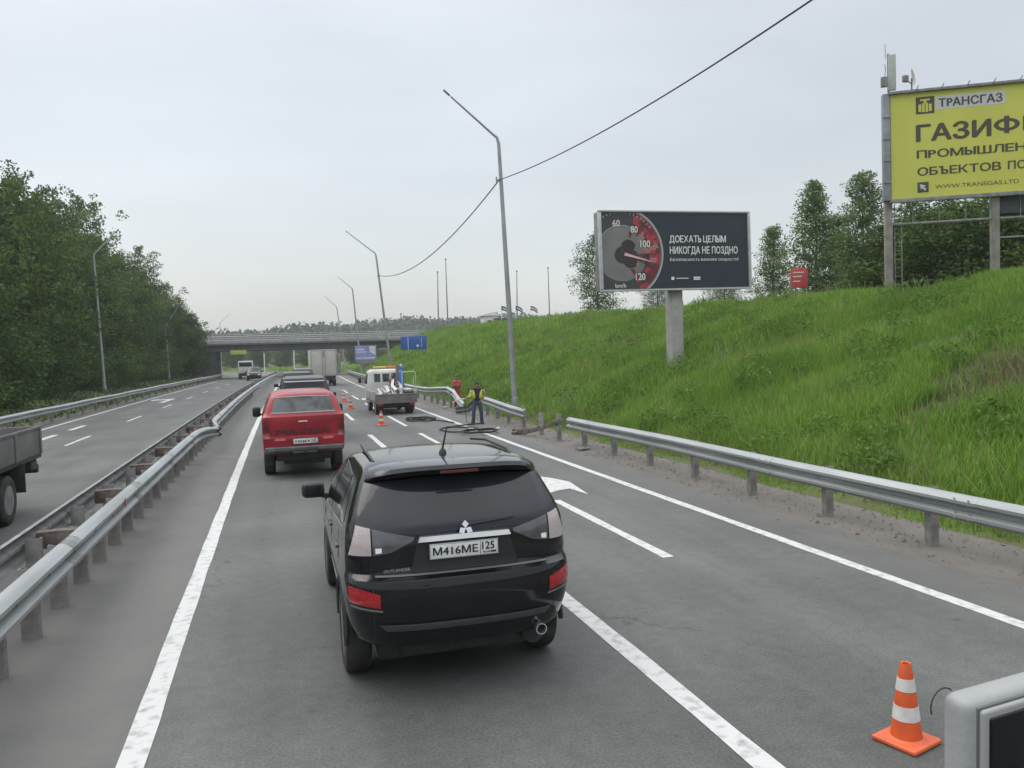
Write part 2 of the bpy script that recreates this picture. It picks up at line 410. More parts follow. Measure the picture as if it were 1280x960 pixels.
dr = aN.new('ShaderNodeMapRange'); dr.inputs['From Min'].default_value = .3; dr.inputs['From Max'].default_value = .65; dr.inputs['To Min'].default_value = .45; dr.inputs['To Max'].default_value = .95
aL.new(dn.outputs['Fac'], dr.inputs['Value']); aL.new(dr.outputs[0], md.inputs[1])
colr = mix(colr, (.130, .128, .121), md.outputs[0])
# dark sealed cracks and tar spots
wv = aN.new('ShaderNodeTexVoronoi'); wv.feature = 'DISTANCE_TO_EDGE'; wv.inputs['Scale'].default_value = .22
wn = noise(1.6, 4); wa = aN.new('ShaderNodeVectorMath'); wa.operation = 'MULTIPLY_ADD'; aL.new(wn.outputs['Color'], wa.inputs[0]); wa.inputs[1].default_value = (1.1, 1.1, 0); aL.new(g.outputs['Position'], wa.inputs[2])
aL.new(wa.outputs[0], wv.inputs['Vector'])
cr = ramp(wv.outputs['Distance'], [(.0, (.62, .62, .62)), (.0045, (1, 1, 1))])
msk = ramp(noise(.17, 2).outputs['Fac'], [(.5, (0, 0, 0)), (.56, (1, 1, 1))])
colr = mix(colr, mix(colr, cr.outputs[0], 1, 'MULTIPLY'), msk.outputs[0])
spt = ramp(noise(2.6, 2).outputs['Fac'], [(.70, (1, 1, 1)), (.76, (.72, .72, .72))])
colr = mix(colr, spt.outputs[0], 1, 'MULTIPLY')
aL.new(colr, ap.inputs['Base Color']); ap.inputs['Roughness'].default_value = .72; ap.inputs['Specular IOR Level'].default_value = .35
bp = aN.new('ShaderNodeBump'); bp.inputs['Strength'].default_value = .35; bp.inputs['Distance'].default_value = .01
aL.new(noise(140, 2).outputs['Fac'], bp.inputs['Height']); aL.new(bp.outputs[0], ap.inputs['Normal'])
tag(link('road', strip('road', -10.6, 7.35, -14, 212, 0, asph, 12, .1, .16, .8)), kind='structure')
gravm = mat('dusty_gravel', (.145, .130, .113), .95, c2=(.112, .107, .096), scale=1.4, bump=.3, bscale=45)
tag(link('gravel_shoulder', strip('gravel_shoulder', 6.95, 9.15, -14, 130, -.012, gravm, 3, 0, .35, .8)), kind='structure')
tag(link('verge_gravel', strip('verge_gravel', -11.5, -10.2, -14, 126, -.012, gravm, 2, .2, 0, 1)), kind='structure')
markm, mN, mL, mpb = nt('worn_road_paint')
mg = mN.new('ShaderNodeNewGeometry'); mn = mN.new('ShaderNodeTexNoise'); mn.inputs['Scale'].default_value = 9; mn.inputs['Detail'].default_value = 8
mL.new(mg.outputs['Position'], mn.inputs['Vector'])
mr = mN.new('ShaderNodeValToRGB'); me_ = mr.color_ramp.elements; me_[0].position = .27; me_[0].color = (.26, .26, .255, 1); me_[1].position = .5; me_[1].color = (.50, .51, .50, 1)
mL.new(mn.outputs['Fac'], mr.inputs['Fac']); mL.new(mr.outputs[0], mpb.inputs['Base Color']); mpb.inputs['Roughness'].default_value = .6
def mark(x0, x1, y0, y1): tag(link('road_marking', strip('road_marking', x0, x1, y0, y1, .004, markm, 1, .006, .006, .35)), kind='structure')
mark(-1.10, -.92, -6, 120)                       # left edge line
mark(2.72, 2.90, -6, 13.5)                        # solid line to the closing lane
for y in (16.2, 22.6, 33.6, 44, 53, 62, 72, 83): mark(2.74, 2.90, y, y+4.4)
for y in (8.9, 14.2): mark(4.50, 4.65, y, y+4.2 if y < 10 else y+5)
for y in (21, 29.5, 40, 50, 60): mark(4.36, 4.50, y, y+5.5)
mark(6.28, 6.44, -6, 118)                        # right edge line
mark(-9.72, -9.56, 0, 112); mark(-3.5, -3.36, 0, 112)
for y in np.arange(18.5, 100, 10.8): mark(-6.92, -6.80, y, y+3.6)
for y in (31.8, 36.3): mark(-8.45, -8.22, y, y+2.4)
def ground_poly(pts, tname='road_marking'):
    m = MB(); m.add([(x+float(cv(y)), y, .007) for x, y in pts], [tuple(range(len(pts)))]); tag(m.build(tname, markm), kind='structure')
# merge arrows: shaft and swept head
ap_ = [gpt(*q) for q in ((676, 596), (690, 598), (712, 602.5), (736, 618.5), (712, 611), (700, 613), (685, 617), (680, 606))]
m = MB(); m.add([(p_[0], p_[1], .007) for p_ in ap_], [tuple(range(8))]); tag(m.build('road_marking', markm), kind='structure')
for yy in (47.5,):
    ground_poly([(4.62, yy+2.9), (5.25, yy+2.5), (5.33, yy+.75), (4.62, yy+1.9)])
    ground_poly([(4.78, yy+3.75), (4.62, yy+2.9), (5.25, yy+2.5)])
    ground_poly([(5.25, yy+2.5), (5.75, yy+.35), (5.33, yy+.75)])
ground_poly([(-8.1, 57.5), (-7.75, 57.5), (-7.75, 62), (-8.1, 62)]); ground_poly([(-8.9, 61.2), (-7.75, 62), (-7.75, 63.2), (-8.9, 62.6)])
ground_poly([(-9.25, 61.7), (-8.9, 60.5), (-8.9, 63.8)])
# loose stones on the shoulder
def stones(n):
    Y = rng.uniform(2, 46, n); X = 6.9+rng.beta(2.0, 1.4, n)*2.1+cv(Y); s_ = rng.uniform(.008, .024, n)*rng.choice([1, 1, 1, 1.8], n)
    base = np.array([[1, 0, 0], [-.5, .87, 0], [-.5, -.87, 0], [.1, .1, .8]])
    V = base[None]*s_[:, None, None]*rng.uniform(.6, 1.4, (n, 4, 3)); a = rng.uniform(0, 6.28, n); ca, sa = np.cos(a)[:, None], np.sin(a)[:, None]
    x = V[:, :, 0]*ca-V[:, :, 1]*sa; y = V[:, :, 0]*sa+V[:, :, 1]*ca
    V = np.stack([x+X[:, None], y+Y[:, None], V[:, :, 2]], -1).reshape(-1, 3)
    f = np.array([[0, 1, 3], [1, 2, 3], [2, 0, 3]]); return V, (np.arange(n)[:, None, None]*4+f[None]).reshape(-1, 3)
V, Fc = stones(2600)
tag(link('gravel', fastmesh('gravel', V, Fc, mat('loose_stone', (.19, .17, .148), .9, c2=(.13, .12, .107), scale=6), 3)), 'loose pale stones scattered over the dusty right shoulder', 'gravel', kind='stuff')
# ------------------------------------------------------------------ grass on the bank
gm = leafmat('tall_grass', [(.080, .158, .022), (.140, .262, .034), (.195, .330, .048), (.235, .31, .085)], .35, .33)
def bare(X, Y):
    return (((X-14.5)/2.1)**2+((Y-12.9)/1.35)**2 < 1+.7*vnoise(X, Y, 2.1)) & (rng.uniform(0, 1, np.shape(X)) < .88)
def blades(name, n, x0, x1, y0, y1, h0, h1, wd, mat_, lean=.45, clump=True, label=None):
    X = rng.uniform(x0, x1, n); Y = rng.uniform(y0, y1, n)
    C = cv(np.minimum(Y, 136)); X = X+C
    keep = ~bare(X, Y)
    dens = .5+.5*vnoise(X, Y, 1.1)+.35*vnoise(X+9, Y+3, 2.7)
    keep &= rng.uniform(0, 1, n) < np.clip(.35+dens, .12, 1)
    keep &= (X-C) > 8.55+.3*vnoise(X*0, Y, 1.3)+rng.uniform(0, .7, n)**2
    X, Y = X[keep], Y[keep]; n = len(X); Z = terr(X, Y)-.02
    hh = rng.uniform(h0, h1, n)*(.72+.38*np.clip(vnoise(X+20, Y, .8)+.3, -.6, 1))
    hh *= np.clip((X-cv(np.minimum(Y, 136))-8.2)/1.6, .35, 1)
    a = rng.uniform(0, 6.283, n); b = a+rng.normal(0, .6, n)+1.57
    ww = wd*rng.uniform(.6, 1.4, n); ln = lean*rng.uniform(.2, 1.3, n)*hh
    dx, dy = np.cos(a)*ww*.5, np.sin(a)*ww*.5; lx, ly = np.cos(b)*ln, np.sin(b)*ln
    P = np.zeros((n, 5, 3))
    P[:, 0] = np.stack([X-dx, Y-dy, Z], 1); P[:, 1] = np.stack([X+dx, Y+dy, Z], 1)
    P[:, 2] = np.stack([X+dx*.8+lx*.3, Y+dy*.8+ly*.3, Z+hh*.58], 1); P[:, 3] = np.stack([X-dx*.8+lx*.3, Y-dy*.8+ly*.3, Z+hh*.58], 1)
    P[:, 4] = np.stack([X+lx, Y+ly, Z+hh], 1)
    i = np.arange(n)[:, None]*5
    f = np.concatenate([i+np.array([[0, 1, 2]]), i+np.array([[0, 2, 3]]), i+np.array([[3, 2, 4]])], 1).reshape(-1, 3)
    return tag(link(name, fastmesh(name, P.reshape(-1, 3), f, mat_, 3)), label, 'grass', kind='stuff')
blades('grass', 210000, 8.6, 24, 6, 24, .22, .56, .016, gm, label='long bright green grass on the nearest stretch of the bank')
blades('grass', 110000, 8.6, 24.5, 24, 55, .26, .62, .034, gm, label='green grass covering the bank around the dark billboard pole')
blades('grass', 70000, 8.8, 27, 55, 132, .4, .85, .085, gm, label='distant green grass on the bank towards the overpass')
dry = leafmat('dry_grass', [(.12, .09, .05), (.17, .14, .08), (.10, .11, .04)], .3, .9)
def drytuft(n):
    X = rng.normal(14.5, 1.3, n); Y = rng.normal(12.9, .9, n); m2 = n//2; X[m2:] = 9.0+rng.uniform(0, 1.2, n-m2); Y[m2:] = rng.uniform(4, 34, n-m2); Z = terr(X, Y); a = rng.uniform(0, 6.28, n); l = rng.uniform(.12, .4, n); e_ = rng.uniform(.0, .8, n)
    P = np.stack([np.stack([X-.008*np.sin(a), Y+.008*np.cos(a), Z], 1), np.stack([X+.008*np.sin(a), Y-.008*np.cos(a), Z], 1), np.stack([X+l*np.cos(a)*np.cos(e_), Y+l*np.sin(a)*np.cos(e_), Z+.04+l*np.sin(e_)], 1)], 1)
    return P.reshape(-1, 3), np.arange(n*3).reshape(n, 3)
P, Fq = drytuft(11000); tag(link('dry_grass', fastmesh('dry_grass', P, Fq, dry, 3)), 'flattened dry grass on the bare scuffed patch and behind the right rail', 'grass', kind='stuff')
def stalks(n):
    X = rng.uniform(9.2, 22, n); Y = rng.uniform(6, 60, n)**1.0; Z = terr(X+cv(Y), Y); X = X+cv(Y); m_ = rng.uniform(0, 1, n) < np.clip(.4+.8*vnoise(X, Y, .9), 0, 1); X, Y, Z = X[m_], Y[m_], Z[m_]; n = len(X)
    h = rng.uniform(.45, .8, n); wd_ = .006+.00022*Y; lx, ly = rng.normal(0, .14, n), rng.normal(0, .14, n)
    P = np.stack([np.stack([X-wd_, Y, Z+.2], 1), np.stack([X+wd_, Y, Z+.2], 1), np.stack([X+lx+wd_*1.6, Y+ly, Z+h*.93], 1), np.stack([X+lx*1.1, Y+ly*1.1, Z+h], 1), np.stack([X+lx-wd_*1.6, Y+ly, Z+h*.93], 1)], 1)
    return P.reshape(-1, 3), np.arange(n*5).reshape(n, 5)
P, Fq = stalks(2600); tag(link('seed_stalks', fastmesh('seed_stalks', P, Fq, leafmat('seed_stalk', [(.13, .17, .05), (.19, .21, .08), (.15, .21, .06)], .35, .6), 5)), 'pale dry seed stalks standing among the green grass of the bank', 'grass', kind='stuff')
lg = leafmat('verge_weeds', [(.02, .045, .010), (.045, .085, .016), (.07, .12, .022)], .3, .5)
# broad-leaved weeds standing in clumps among the grass
def leafcloud(n, cen, rad, size, up=.2):
    """n leaf quads spread through ellipsoids: cen (k,3), rad (k,3)"""
    k = rng.integers(0, len(cen), n) if len(cen) > 1 else np.zeros(n, int)
    d = rng.normal(size=(n, 3)); d /= np.linalg.norm(d, axis=1)[:, None]
    r = rng.uniform(.25, 1, n)**.45
    p = cen[k]+d*rad[k]*r[:, None]
    nrm = d*.5+rng.normal(size=(n, 3))*.7; nrm[:, 2] += up; nrm /= np.linalg.norm(nrm, axis=1)[:, None]
    t = np.cross(nrm, rng.normal(size=(n, 3))); t /= np.linalg.norm(t, axis=1)[:, None]; b = np.cross(nrm, t)
    s_ = size*rng.uniform(.55, 1.35, n)[:, None]
    P = np.stack([p-t*s_*.5, p+b*s_*.34-t*s_*.05+nrm*s_*.1, p+t*s_*.6, p-b*s_*.34+nrm*s_*.06], 1).reshape(-1, 3)
    return P, np.arange(n*4).reshape(n, 4)
cl = []; rd = []
for i in range(170):
    Y = random.choice([random.uniform(9, 40), random.uniform(30, 125)]); X = random.uniform(9.6, 22)+float(cv(min(Y, 136)))
    if bare(np.array(X), np.array(Y)): continue
    r_ = random.uniform(.25, .6)*(1+Y/110); cl.append((X, Y, float(terr(X, Y))+r_*.45)); rd.append((r_*1.1, r_*1.1, r_*.7))
cl = np.array(cl); rd = np.array(rd)
P, Fq = leafcloud(40000, cl, rd, .10)
tag(link('weeds', fastmesh('weeds', P, Fq, leafmat('broad_weeds', [(.065, .135, .022), (.105, .195, .030), (.15, .25, .042)], .45, .8), 4)), 'darker leafy weeds in patches across the grassy bank', 'weeds', kind='stuff')
def verge(n, x0, x1, y0, y1, nm, lab):
    X = rng.uniform(x0, x1, n); Y = rng.uniform(y0, y1, n); X += cv(Y); Z = terr(X, Y)
    cen = np.stack([X, Y, Z+.12], 1); P, Fq = leafcloud(n*3, cen, np.full((n, 3), .28), .13, .3)
    tag(link(nm, fastmesh(nm, P, Fq, lg, 4)), lab, 'plants', kind='stuff')
verge(3800, -14.5, -11.0, 24, 122, 'verge_plants', 'low leafy plants along the foot of the left wood')
# grass of the field beyond the overpass
X = rng.uniform(-60, 60, 26000); Y = rng.uniform(150, 260, 26000); kp = (X-cv(Y) > 9.5) | (X-cv(Y) < -12); X, Y = X[kp], Y[kp]
P, Fq = leafcloud(len(X), np.zeros((1, 3)), np.full((1, 3), .01), .9, 1.0); P = (P.reshape(-1, 4, 3)+np.stack([X, Y, terr(X, Y)+.2], 1)[:, None]).reshape(-1, 3)
tag(link('meadow_grass', fastmesh('meadow_grass', P, Fq, gm, 4)), 'pale green meadow seen beneath the overpass', 'grass', kind='stuff')

# ------------------------------------------------------------------ trees
lfdark = leafmat('dark_leaves', [(.015, .034, .010), (.042, .084, .016), (.082, .140, .024), (.135, .19, .04)], .4, .28)
lfmid = leafmat('fresh_leaves', [(.036, .08, .018), (.070, .135, .026), (.115, .185, .042)], .35, .3)
lfpale = leafmat('birch_leaves', [(.075, .135, .045), (.125, .205, .062), (.18, .26, .095)], .45, .5)
def branch_crown(h, rad, z0, nb, nf, size, shape, seed=0, sig=.16, droop=.0):
    """leaves in sprays along real branches; returns leaf arrays and branch paths. shape: 'round', 'cone', 'airy'"""
    rs = random.Random(seed); cen = []; sg = []; br = []
    for i in range(nb):
        t = ((i+.5)/nb)**.9; z = z0+(h-z0)*t*.97
        if shape == 'round': env = rad*math.sin(math.pi*(.16+.80*t))**.7
        elif shape == 'cone': env = rad*(.25+1.0*(1-t)**.8)*(.55 if t < .06 else 1)
        else: env = rad*math.sin(math.pi*(.10+.82*t))**.9
        a = i*2.39996+rs.uniform(-.5, .5); ln = env*rs.choice([.55, .8, 1.0, 1.12])*rs.uniform(.85, 1.1)
        rise = {'round': .35, 'cone': .55, 'airy': .75}[shape]*ln*(.6+.7*t)
        zb = max(z0*.7, z-rise); p0 = Vector((0, 0, zb)); p2 = Vector((math.cos(a)*ln, math.sin(a)*ln, z)); p1 = (p0+p2)/2+Vector((rs.uniform(-.2, .2), rs.uniform(-.2, .2), -.12*ln))
        br.append((p0, p1, p2))
        for k in range(5):
            u = .38+.66*k/4; q = p0*(1-u)**2+p1*2*u*(1-u)+p2*u*u
            q += Vector((rs.gauss(0, 1), rs.gauss(0, 1), rs.gauss(0, .7)))*ln*.13; q.z -= droop*u*u
            cen.append(q); sg.append((.28+ln*sig)*(1.05-.35*u))
    cen = np.array([tuple(c) for c in cen]); sg = np.array(sg); w_ = sg**1.6; k = rng.choice(len(cen), nf, p=w_/w_.sum())
    g = rng.normal(size=(nf, 3)); g /= np.maximum(1, np.linalg.norm(g, axis=1)/1.9)[:, None]
    p = cen[k]+g*sg[k][:, None]*np.array([.75, .75, .5])
    P, Fq = leafcloud(nf, np.zeros((1, 3)), np.full((1, 3), .001), size, .45)
    return ((P.reshape(-1, 4, 3)+p[:, None]).reshape(-1, 3), Fq), br
def tree_proto(h, rad, z0, nb, nf, size, lm, bm_, shape='round', seed=0, tr=.16, sig=.16, droop=0):
    (P, Fq), br = branch_crown(h, rad, z0, nb, nf, size, shape, seed, sig, droop)
    cm = fastmesh('crown', P, Fq, lm, 4)
    rs = random.Random(seed+50); m = MB(); sp = [(0, 0, -.4)]
    for i in range(1, 6): sp.append((rs.uniform(-.1, .1)*i*.4, rs.uniform(-.1, .1)*i*.4, h*.95*i/5))
    m.tube(sp, [tr*1.3, tr, tr*.85, tr*.6, tr*.4, tr*.12], 8)
    for i, (p0, p1, p2) in enumerate(br):
        if i % 2 == 0: m.tube([p0, p1, p2], [tr*.36, tr*.22, tr*.06], 4)
    return cm, m.mesh('trunk', bm_)
def place(name, proto, loc, sc, rz, label, group=None):
    t = thing(name, label, 'tree', loc, rz, group); t.scale = (sc[0], sc[0], sc[1])
    link('trunk', proto[1], t); link('crown', proto[0], t); return t
DP = [tree_proto(16, 4.3, 1.0, 74, 21000, .27, lfdark, bark, seed=s_, sig=.20) for s_ in (1, 2, 3, 4)]
DP += [tree_proto(18, 4.2, 6.0, 46, 9000, .24, lfdark, bark, 'airy', seed=s_, sig=.12) for s_ in (8, 9)]
SP = [tree_proto(5.5, 2.5, .2, 40, 8000, .19, lfdark if k else lfmid, bark, seed=20+k, tr=.06, sig=.22) for k in (0, 1)]
# front row of the left wood, near to far: picture column and top row, side distance
FR = [(-95, 190, -16.5, 'dense dark tree cut by the left picture edge, nearest of the left wood'),
      (-35, 212, -17, 'broad dark tree second nearest in the left wood, right at the picture edge'),
      (5, 218, -17, 'bushy dark tree third along the left wood, its top at the picture edge'),
      (40, 242, -17, 'full round crowned tree fourth along the left wood front'),
      (70, 268, -17, 'dark tree fifth along the left wood front, left of the tall lamp'),
      (98, 285, -17.2, 'leafy tree at the middle of the left wood, left of the lamp arm'),
      (124, 300, -17, 'dark tree just behind the tall left lamp pole'),
      (146, 318, -16.6, 'dense tree just right of the tall left lamp pole'),
      (166, 330, -16.2, 'dark tree between the two left lamps'),
      (184, 352, -16, 'dark tree fourth from the overpass in the left wood'),
      (202, 366, -15.8, 'dark tree third from the overpass in the left wood'),
      (216, 378, -15.3, 'lower dark tree second from the overpass in the left wood'),
      (222, 382, -13.4, 'dark tree of the left wood beside the overpass end'),
      (237, 390, -11.9, 'last small dark tree of the left wood, overlapping the overpass end')]
for i, (px, py, x, lab) in enumerate(FR):
    p = atX(px, py, x)
    if px > 210: p = atY(px, py, 118.5); x = p[0]
    h = p[2]-float(terr(x, p[1]))
    place('broadleaf_tree', DP[i % 4], (x, p[1], float(terr(x, p[1]))), ((random.uniform(.85, .98) if i < 9 else .78) if px < 230 else .5, h/16), random.uniform(0, 6), lab, 'dark trees of the left wood')
BK = [(18, 204, -20.5, 'tall tree with an airy top rising above the left edge of the wood'), (52, 226, -21, 'tall thin topped tree rising behind the wood, second on its skyline'),
      (106, 238, -20, 'tall feathery topped tree standing clear of the skyline above the first lamp'),
      (172, 304, -19.5, 'airy tree on the skyline between the feathery tree and the overpass'), (208, 350, -18.5, 'airy topped tree on the skyline nearest the overpass'), (80, 246, -21, 'airy tree just left of the feathery topped tree on the skyline')]
for i, (px, py, x, lab) in enumerate(BK):
    p = atX(px, py, x); h = p[2]-float(terr(x, p[1])); place('tall_tree', DP[4+i % 2], (x, p[1], float(terr(x, p[1]))), (1.0, h/18), random.uniform(0, 6), lab, 'tall trees at the back of the left wood')
for i, (x, y) in enumerate([(-21, 42), (-22, 74), (-21, 98), (-20, 112), (-20.5, 30), (-22, 86), (-21, 60), (-19, 120)]):
    place('broadleaf_tree', DP[i % 4], (x, y, float(terr(x, y))), (1.05, .80), i*1.3, 'dark tree deep inside the left wood, mostly hidden by the front row', 'trees inside the left wood')
SH = [(-14.2, 31, 'green'), (-14.2, 36.5, 'dark'), (-14.4, 42, 'dark'), (-14.4, 49, 'green'), (-14.8, 55.5, 'dark'), (-15.2, 61.5, 'dark'), (-14.9, 72, 'green'), (-14.3, 78, 'dark'), (-14.0, 85, 'green'), (-14.4, 94, 'dark'), (-14.4, 103, 'dark'), (-13.6, 112, 'green')]
SL = ['lighter green shrub by the left rail at the picture edge', 'dark shrub behind the left rail, second from the picture edge', 'dark shrub behind the left rail, third from the picture edge',
      'fresh green shrub fourth from the edge, behind the left rail', 'dark shrub fifth from the edge, behind the left rail', 'dark shrub just left of the tall left lamp foot',
      'bright yellow green shrub just right of the tall left lamp foot', 'dark shrub between the bright shrub and the second left lamp', 'fresh green shrub midway between the two left lamps',
      'dark shrub just left of the second left lamp', 'dark shrub right of the second left lamp', 'green shrub nearest the dark overpass pier']
for i, ((x, y, k), lab) in enumerate(zip(SH, SL)):
    t = place('shrub', SP[0 if k == 'green' else 1], (x, y, float(terr(x, y))), (.95, random.uniform(.6, 1.0)), i*1.7, lab, 'shrubs along the left rail'); t['category'] = 'shrub'
# trees on top of the right bank
RP = [tree_proto(8.5, 1.7, .3, 70, 12500, .14, lfpale, birch, 'cone', seed=31, tr=.08, sig=.13), tree_proto(8, 1.9, .3, 66, 12000, .14, lfpale, birch, 'cone', seed=32, tr=.08, sig=.13),
      tree_proto(8.5, 2.3, .6, 60, 9000, .15, lfmid, bark, seed=33, tr=.1, sig=.15)]
RT = [('birch_tree', 0, (1018, 228), 29, (.95, None), 'tall pointed birch left of the yellow billboard post'),
      ('birch_tree', 0, (1078, 216), 28.5, (.85, None), 'slim birch close behind the yellow billboard post'),
      ('birch_tree', 1, (1048, 268), 31, (.9, None), 'lower birch between the two tall ones beside the yellow billboard'),
      ('birch_tree', 1, (965, 283), 28, (.66, None), 'small bushy birch just right of the dark billboard'),
      ('birch_tree', 2, (745, 293), 27, (1.0, None), 'grey green tree peeking out left of the dark billboard'),
      ('bushy_tree', 2, (1140, 244), 33, (1.15, None), 'dark tree under the left end of the yellow billboard'),
      ('bushy_tree', 2, (1190, 242), 34, (1.15, None), 'dark tree under the middle of the yellow billboard'),
      ('bushy_tree', 2, (1235, 240), 33, (1.15, None), 'dark tree behind the second yellow billboard post'),
      ('bushy_tree', 2, (1278, 236), 32, (1.15, None), 'dark tree at the right picture edge under the yellow billboard'),
      ('bushy_tree', 2, (905, 340), 30, (.7, None), 'low tree showing below the right end of the dark billboard'),
      ('bushy_tree', 2, (822, 345), 30, (.6, None), 'low bush showing below the middle of the dark billboard')]
for i, (nm, k, (px, py), X, sc, lab) in enumerate(RT):
    p = atX(px, py, X); z = float(terr(p[0], p[1])); hh = [8.5, 8, 8.5][k]*.97
    place(nm, RP[k], (p[0], p[1], z), (sc[0], (p[2]-z)/hh), i*1.9, lab, 'trees on top of the right bank')
# brush closing the view under the yellow billboard
for i, (px, lab) in enumerate([(1125, 'thicket bush just right of the yellow billboard post'), (1165, 'thicket bush second under the yellow billboard'), (1210, 'thicket bush left of the second yellow billboard post'), (1262, 'thicket bush at the right edge under the yellow billboard')]):
    p = atX(px, 345, 29.5); t = place('shrub', SP[1], (p[0], p[1], float(terr(p[0], p[1]))), (1.05, .75), i*2.2, lab, 'thicket bushes on the bank top'); t['category'] = 'shrub'
# tree belt behind the overpass
BT = [(-30, 232), (-24, 240), (-18, 226), (-11, 236), (-4, 228), (3, 240), (9, 226), (15, 236), (22, 230), (28, 240), (36, 232), (44, 242), (-38, 238), (-46, 230)]
for i, (x, y) in enumerate(BT):
    t = place('broadleaf_tree', DP[i % 4], (x, y, float(terr(x, y))), (.95, random.uniform(.42, .62)), i*1.1, 'low dark tree in the row seen under and over the far overpass', 'tree row beyond the overpass')
# wooded hills on the skyline, read as one mass
n = 120000
X = rng.uniform(-420, 700, n); Y = rng.uniform(330, 640, n)
Z = terr(X, Y); kp = sst(330, 560, Y+.12*np.abs(X)) > .12; X, Y, Z = X[kp], Y[kp], Z[kp]
hgt = 5+3.0*vnoise(X, Y, .09)+2*vnoise(X, Y, .23)
cen = np.stack([X, Y, Z+rng.uniform(.2, 1, len(X))*hgt], 1)
P, Fq = leafcloud(len(X), np.zeros((1, 3)), np.full((1, 3), 1.4), 2.7, .4)
P = (P.reshape(-1, 4, 3)+cen[:, None]).reshape(-1, 3)
tag(link('far_forest', fastmesh('far_forest', P, Fq, leafmat('far_forest_leaves', [(.018, .040, .018), (.032, .06, .022), (.05, .08, .028)], .2, .03), 4)), 'dark forest covering the low hills on the skyline', 'forest', kind='stuff')
# ------------------------------------------------------------------ guardrails
WP = [(-.035, -.158), (.0, -.155), (.035, -.14), (.083, -.10), (.083, -.065), (.0, -.018), (.0, .018), (.083, .065), (.083, .10), (.035, .14), (.0, .155), (-.035, .158)]
WL = WP+[(a-.012, b) for a, b in reversed(WP)]
def wbeam(m, path, side, mi=0):
    """W-profile beam along path (points at beam centre), bulging to 'side' (+1 = +x)"""
    k = len(WL); vs = []
    for i, p in enumerate(path):
        p = Vector(p); t = Vector(path[min(i+1, len(path)-1)])-Vector(path[max(i-1, 0)]); t.normalize()
        nx_ = Vector((t.y, -t.x, 0)).normalized()*side; up = nx_.cross(t)*side
        if up.z < 0: up = -up
        for a, b in WL: vs.append(p+nx_*a+up*b)
    fs = [(i*k+j, i*k+(j+1) % k, (i+1)*k+(j+1) % k, (i+1)*k+j) for i in range(len(path)-1) for j in range(k)]
    fs += [tuple(range(k)), tuple((len(path)-1)*k+j for j in range(k))]
    m.add(vs, fs, mi, True)
def post_mesh(h=.78, w=.13, d=.10):
    m = MB(); t = .010
    m.box((0, -d*.5, h/2-.2), (w, t, h+.4), .003); m.box((-w/2+t/2, 0, h/2-.2), (t, d*.96, h+.4)); m.box((w/2-t/2, 0, h/2-.2), (t, d*.96, h+.4)); m.box((-w/2+.02, d*.5-.005, h/2-.2), (.03, t, h+.4)); m.box((w/2-.02, d*.5-.005, h/2-.2), (.03, t, h+.4)); return m
POST = post_mesh().mesh('post', postm)
def posts(par, pts, mesh=None, rz=0):
    for (x, y, z) in pts:
        o = link('post', mesh or POST, par, (x, y, z)); o.rotation_euler = (0, 0, rz)
def rail_thing(name, label, X, y0, y1, side, step, pstep, zc=.60, post_off=.16, my=galv, y_first=None):
    t = thing(name, label, 'guardrail', (0, 0, 0))
    m = MB(); Y = ys(y0, y1, 2.0)
    wbeam(m, [(X+float(cv(y))+.012*math.sin(y*.9), y, zc+.012*math.sin(y*.53)) for y in Y], side); m.build('beam', my, t)
    pm = post_mesh(.74).mesh('post', postm)
    posts(t, [(X-side*post_off+float(cv(y)), y, 0) for y in np.arange(y_first or y0+.3, y1, pstep)], pm)
    bl = MB(); bo = MB()
    for y in np.arange(y_first or y0+.3, y1, pstep):
        if y > 45: break
        bl.box((X-side*.055+float(cv(y)), y, zc), (.09, .10, .26), .01); bo.lathe([(.0, .0), (.014, 0), (.014, .012), (0, .014)], 8, (X+float(cv(y))+side*.002, y, zc), 'X')
    bl.build('spacer', galvd, t); bo.build('bolt', postm, t)
    lap = MB()
    for y in np.arange((y_first or y0)+1.1, min(y1, 60), 4.0):
        wbeam(lap, [(X+side*.005+float(cv(q))+.012*math.sin(q*.9), q, zc+.012*math.sin(q*.53)) for q in (y, y+.2, y+.4)], side)
        for dz in (-.11, -.05, .05, .11):
            for dy in (.1, .3): lap.lathe([(0, 0), (.013, 0), (.011, .012), (0, .014)], 8, (X+float(cv(y))+side*(.075 if abs(dz) < .1 else .088), y+dy, zc+dz), 'X')
    tag(lap.build('lap_joint', galv, t), kind='stuff')
    return t
rail_thing('guardrail', 'long intact steel guardrail on the right shoulder nearest the camera', 7.72, .5, 20.9, -1, 2, 2.0, y_first=2.15)
# second piece: short stretch between the gap and the worker
t = thing('guardrail', 'short bent guardrail stretch beside the tall lamp, ending at the gap', 'guardrail', group=None)
m = MB(); wbeam(m, [(8.0, 25.6, .52), (8.02, 27.3, .55), (8.12, 29.5, .60), (8.3, 31.5, .62), (8.42, 33.2, .62)], -1); m.build('beam', galv, t)
posts(t, [(8.06, 26.0, 0), (8.2, 28.3, 0), (8.4, 30.6, 0), (8.55, 32.7, 0)])
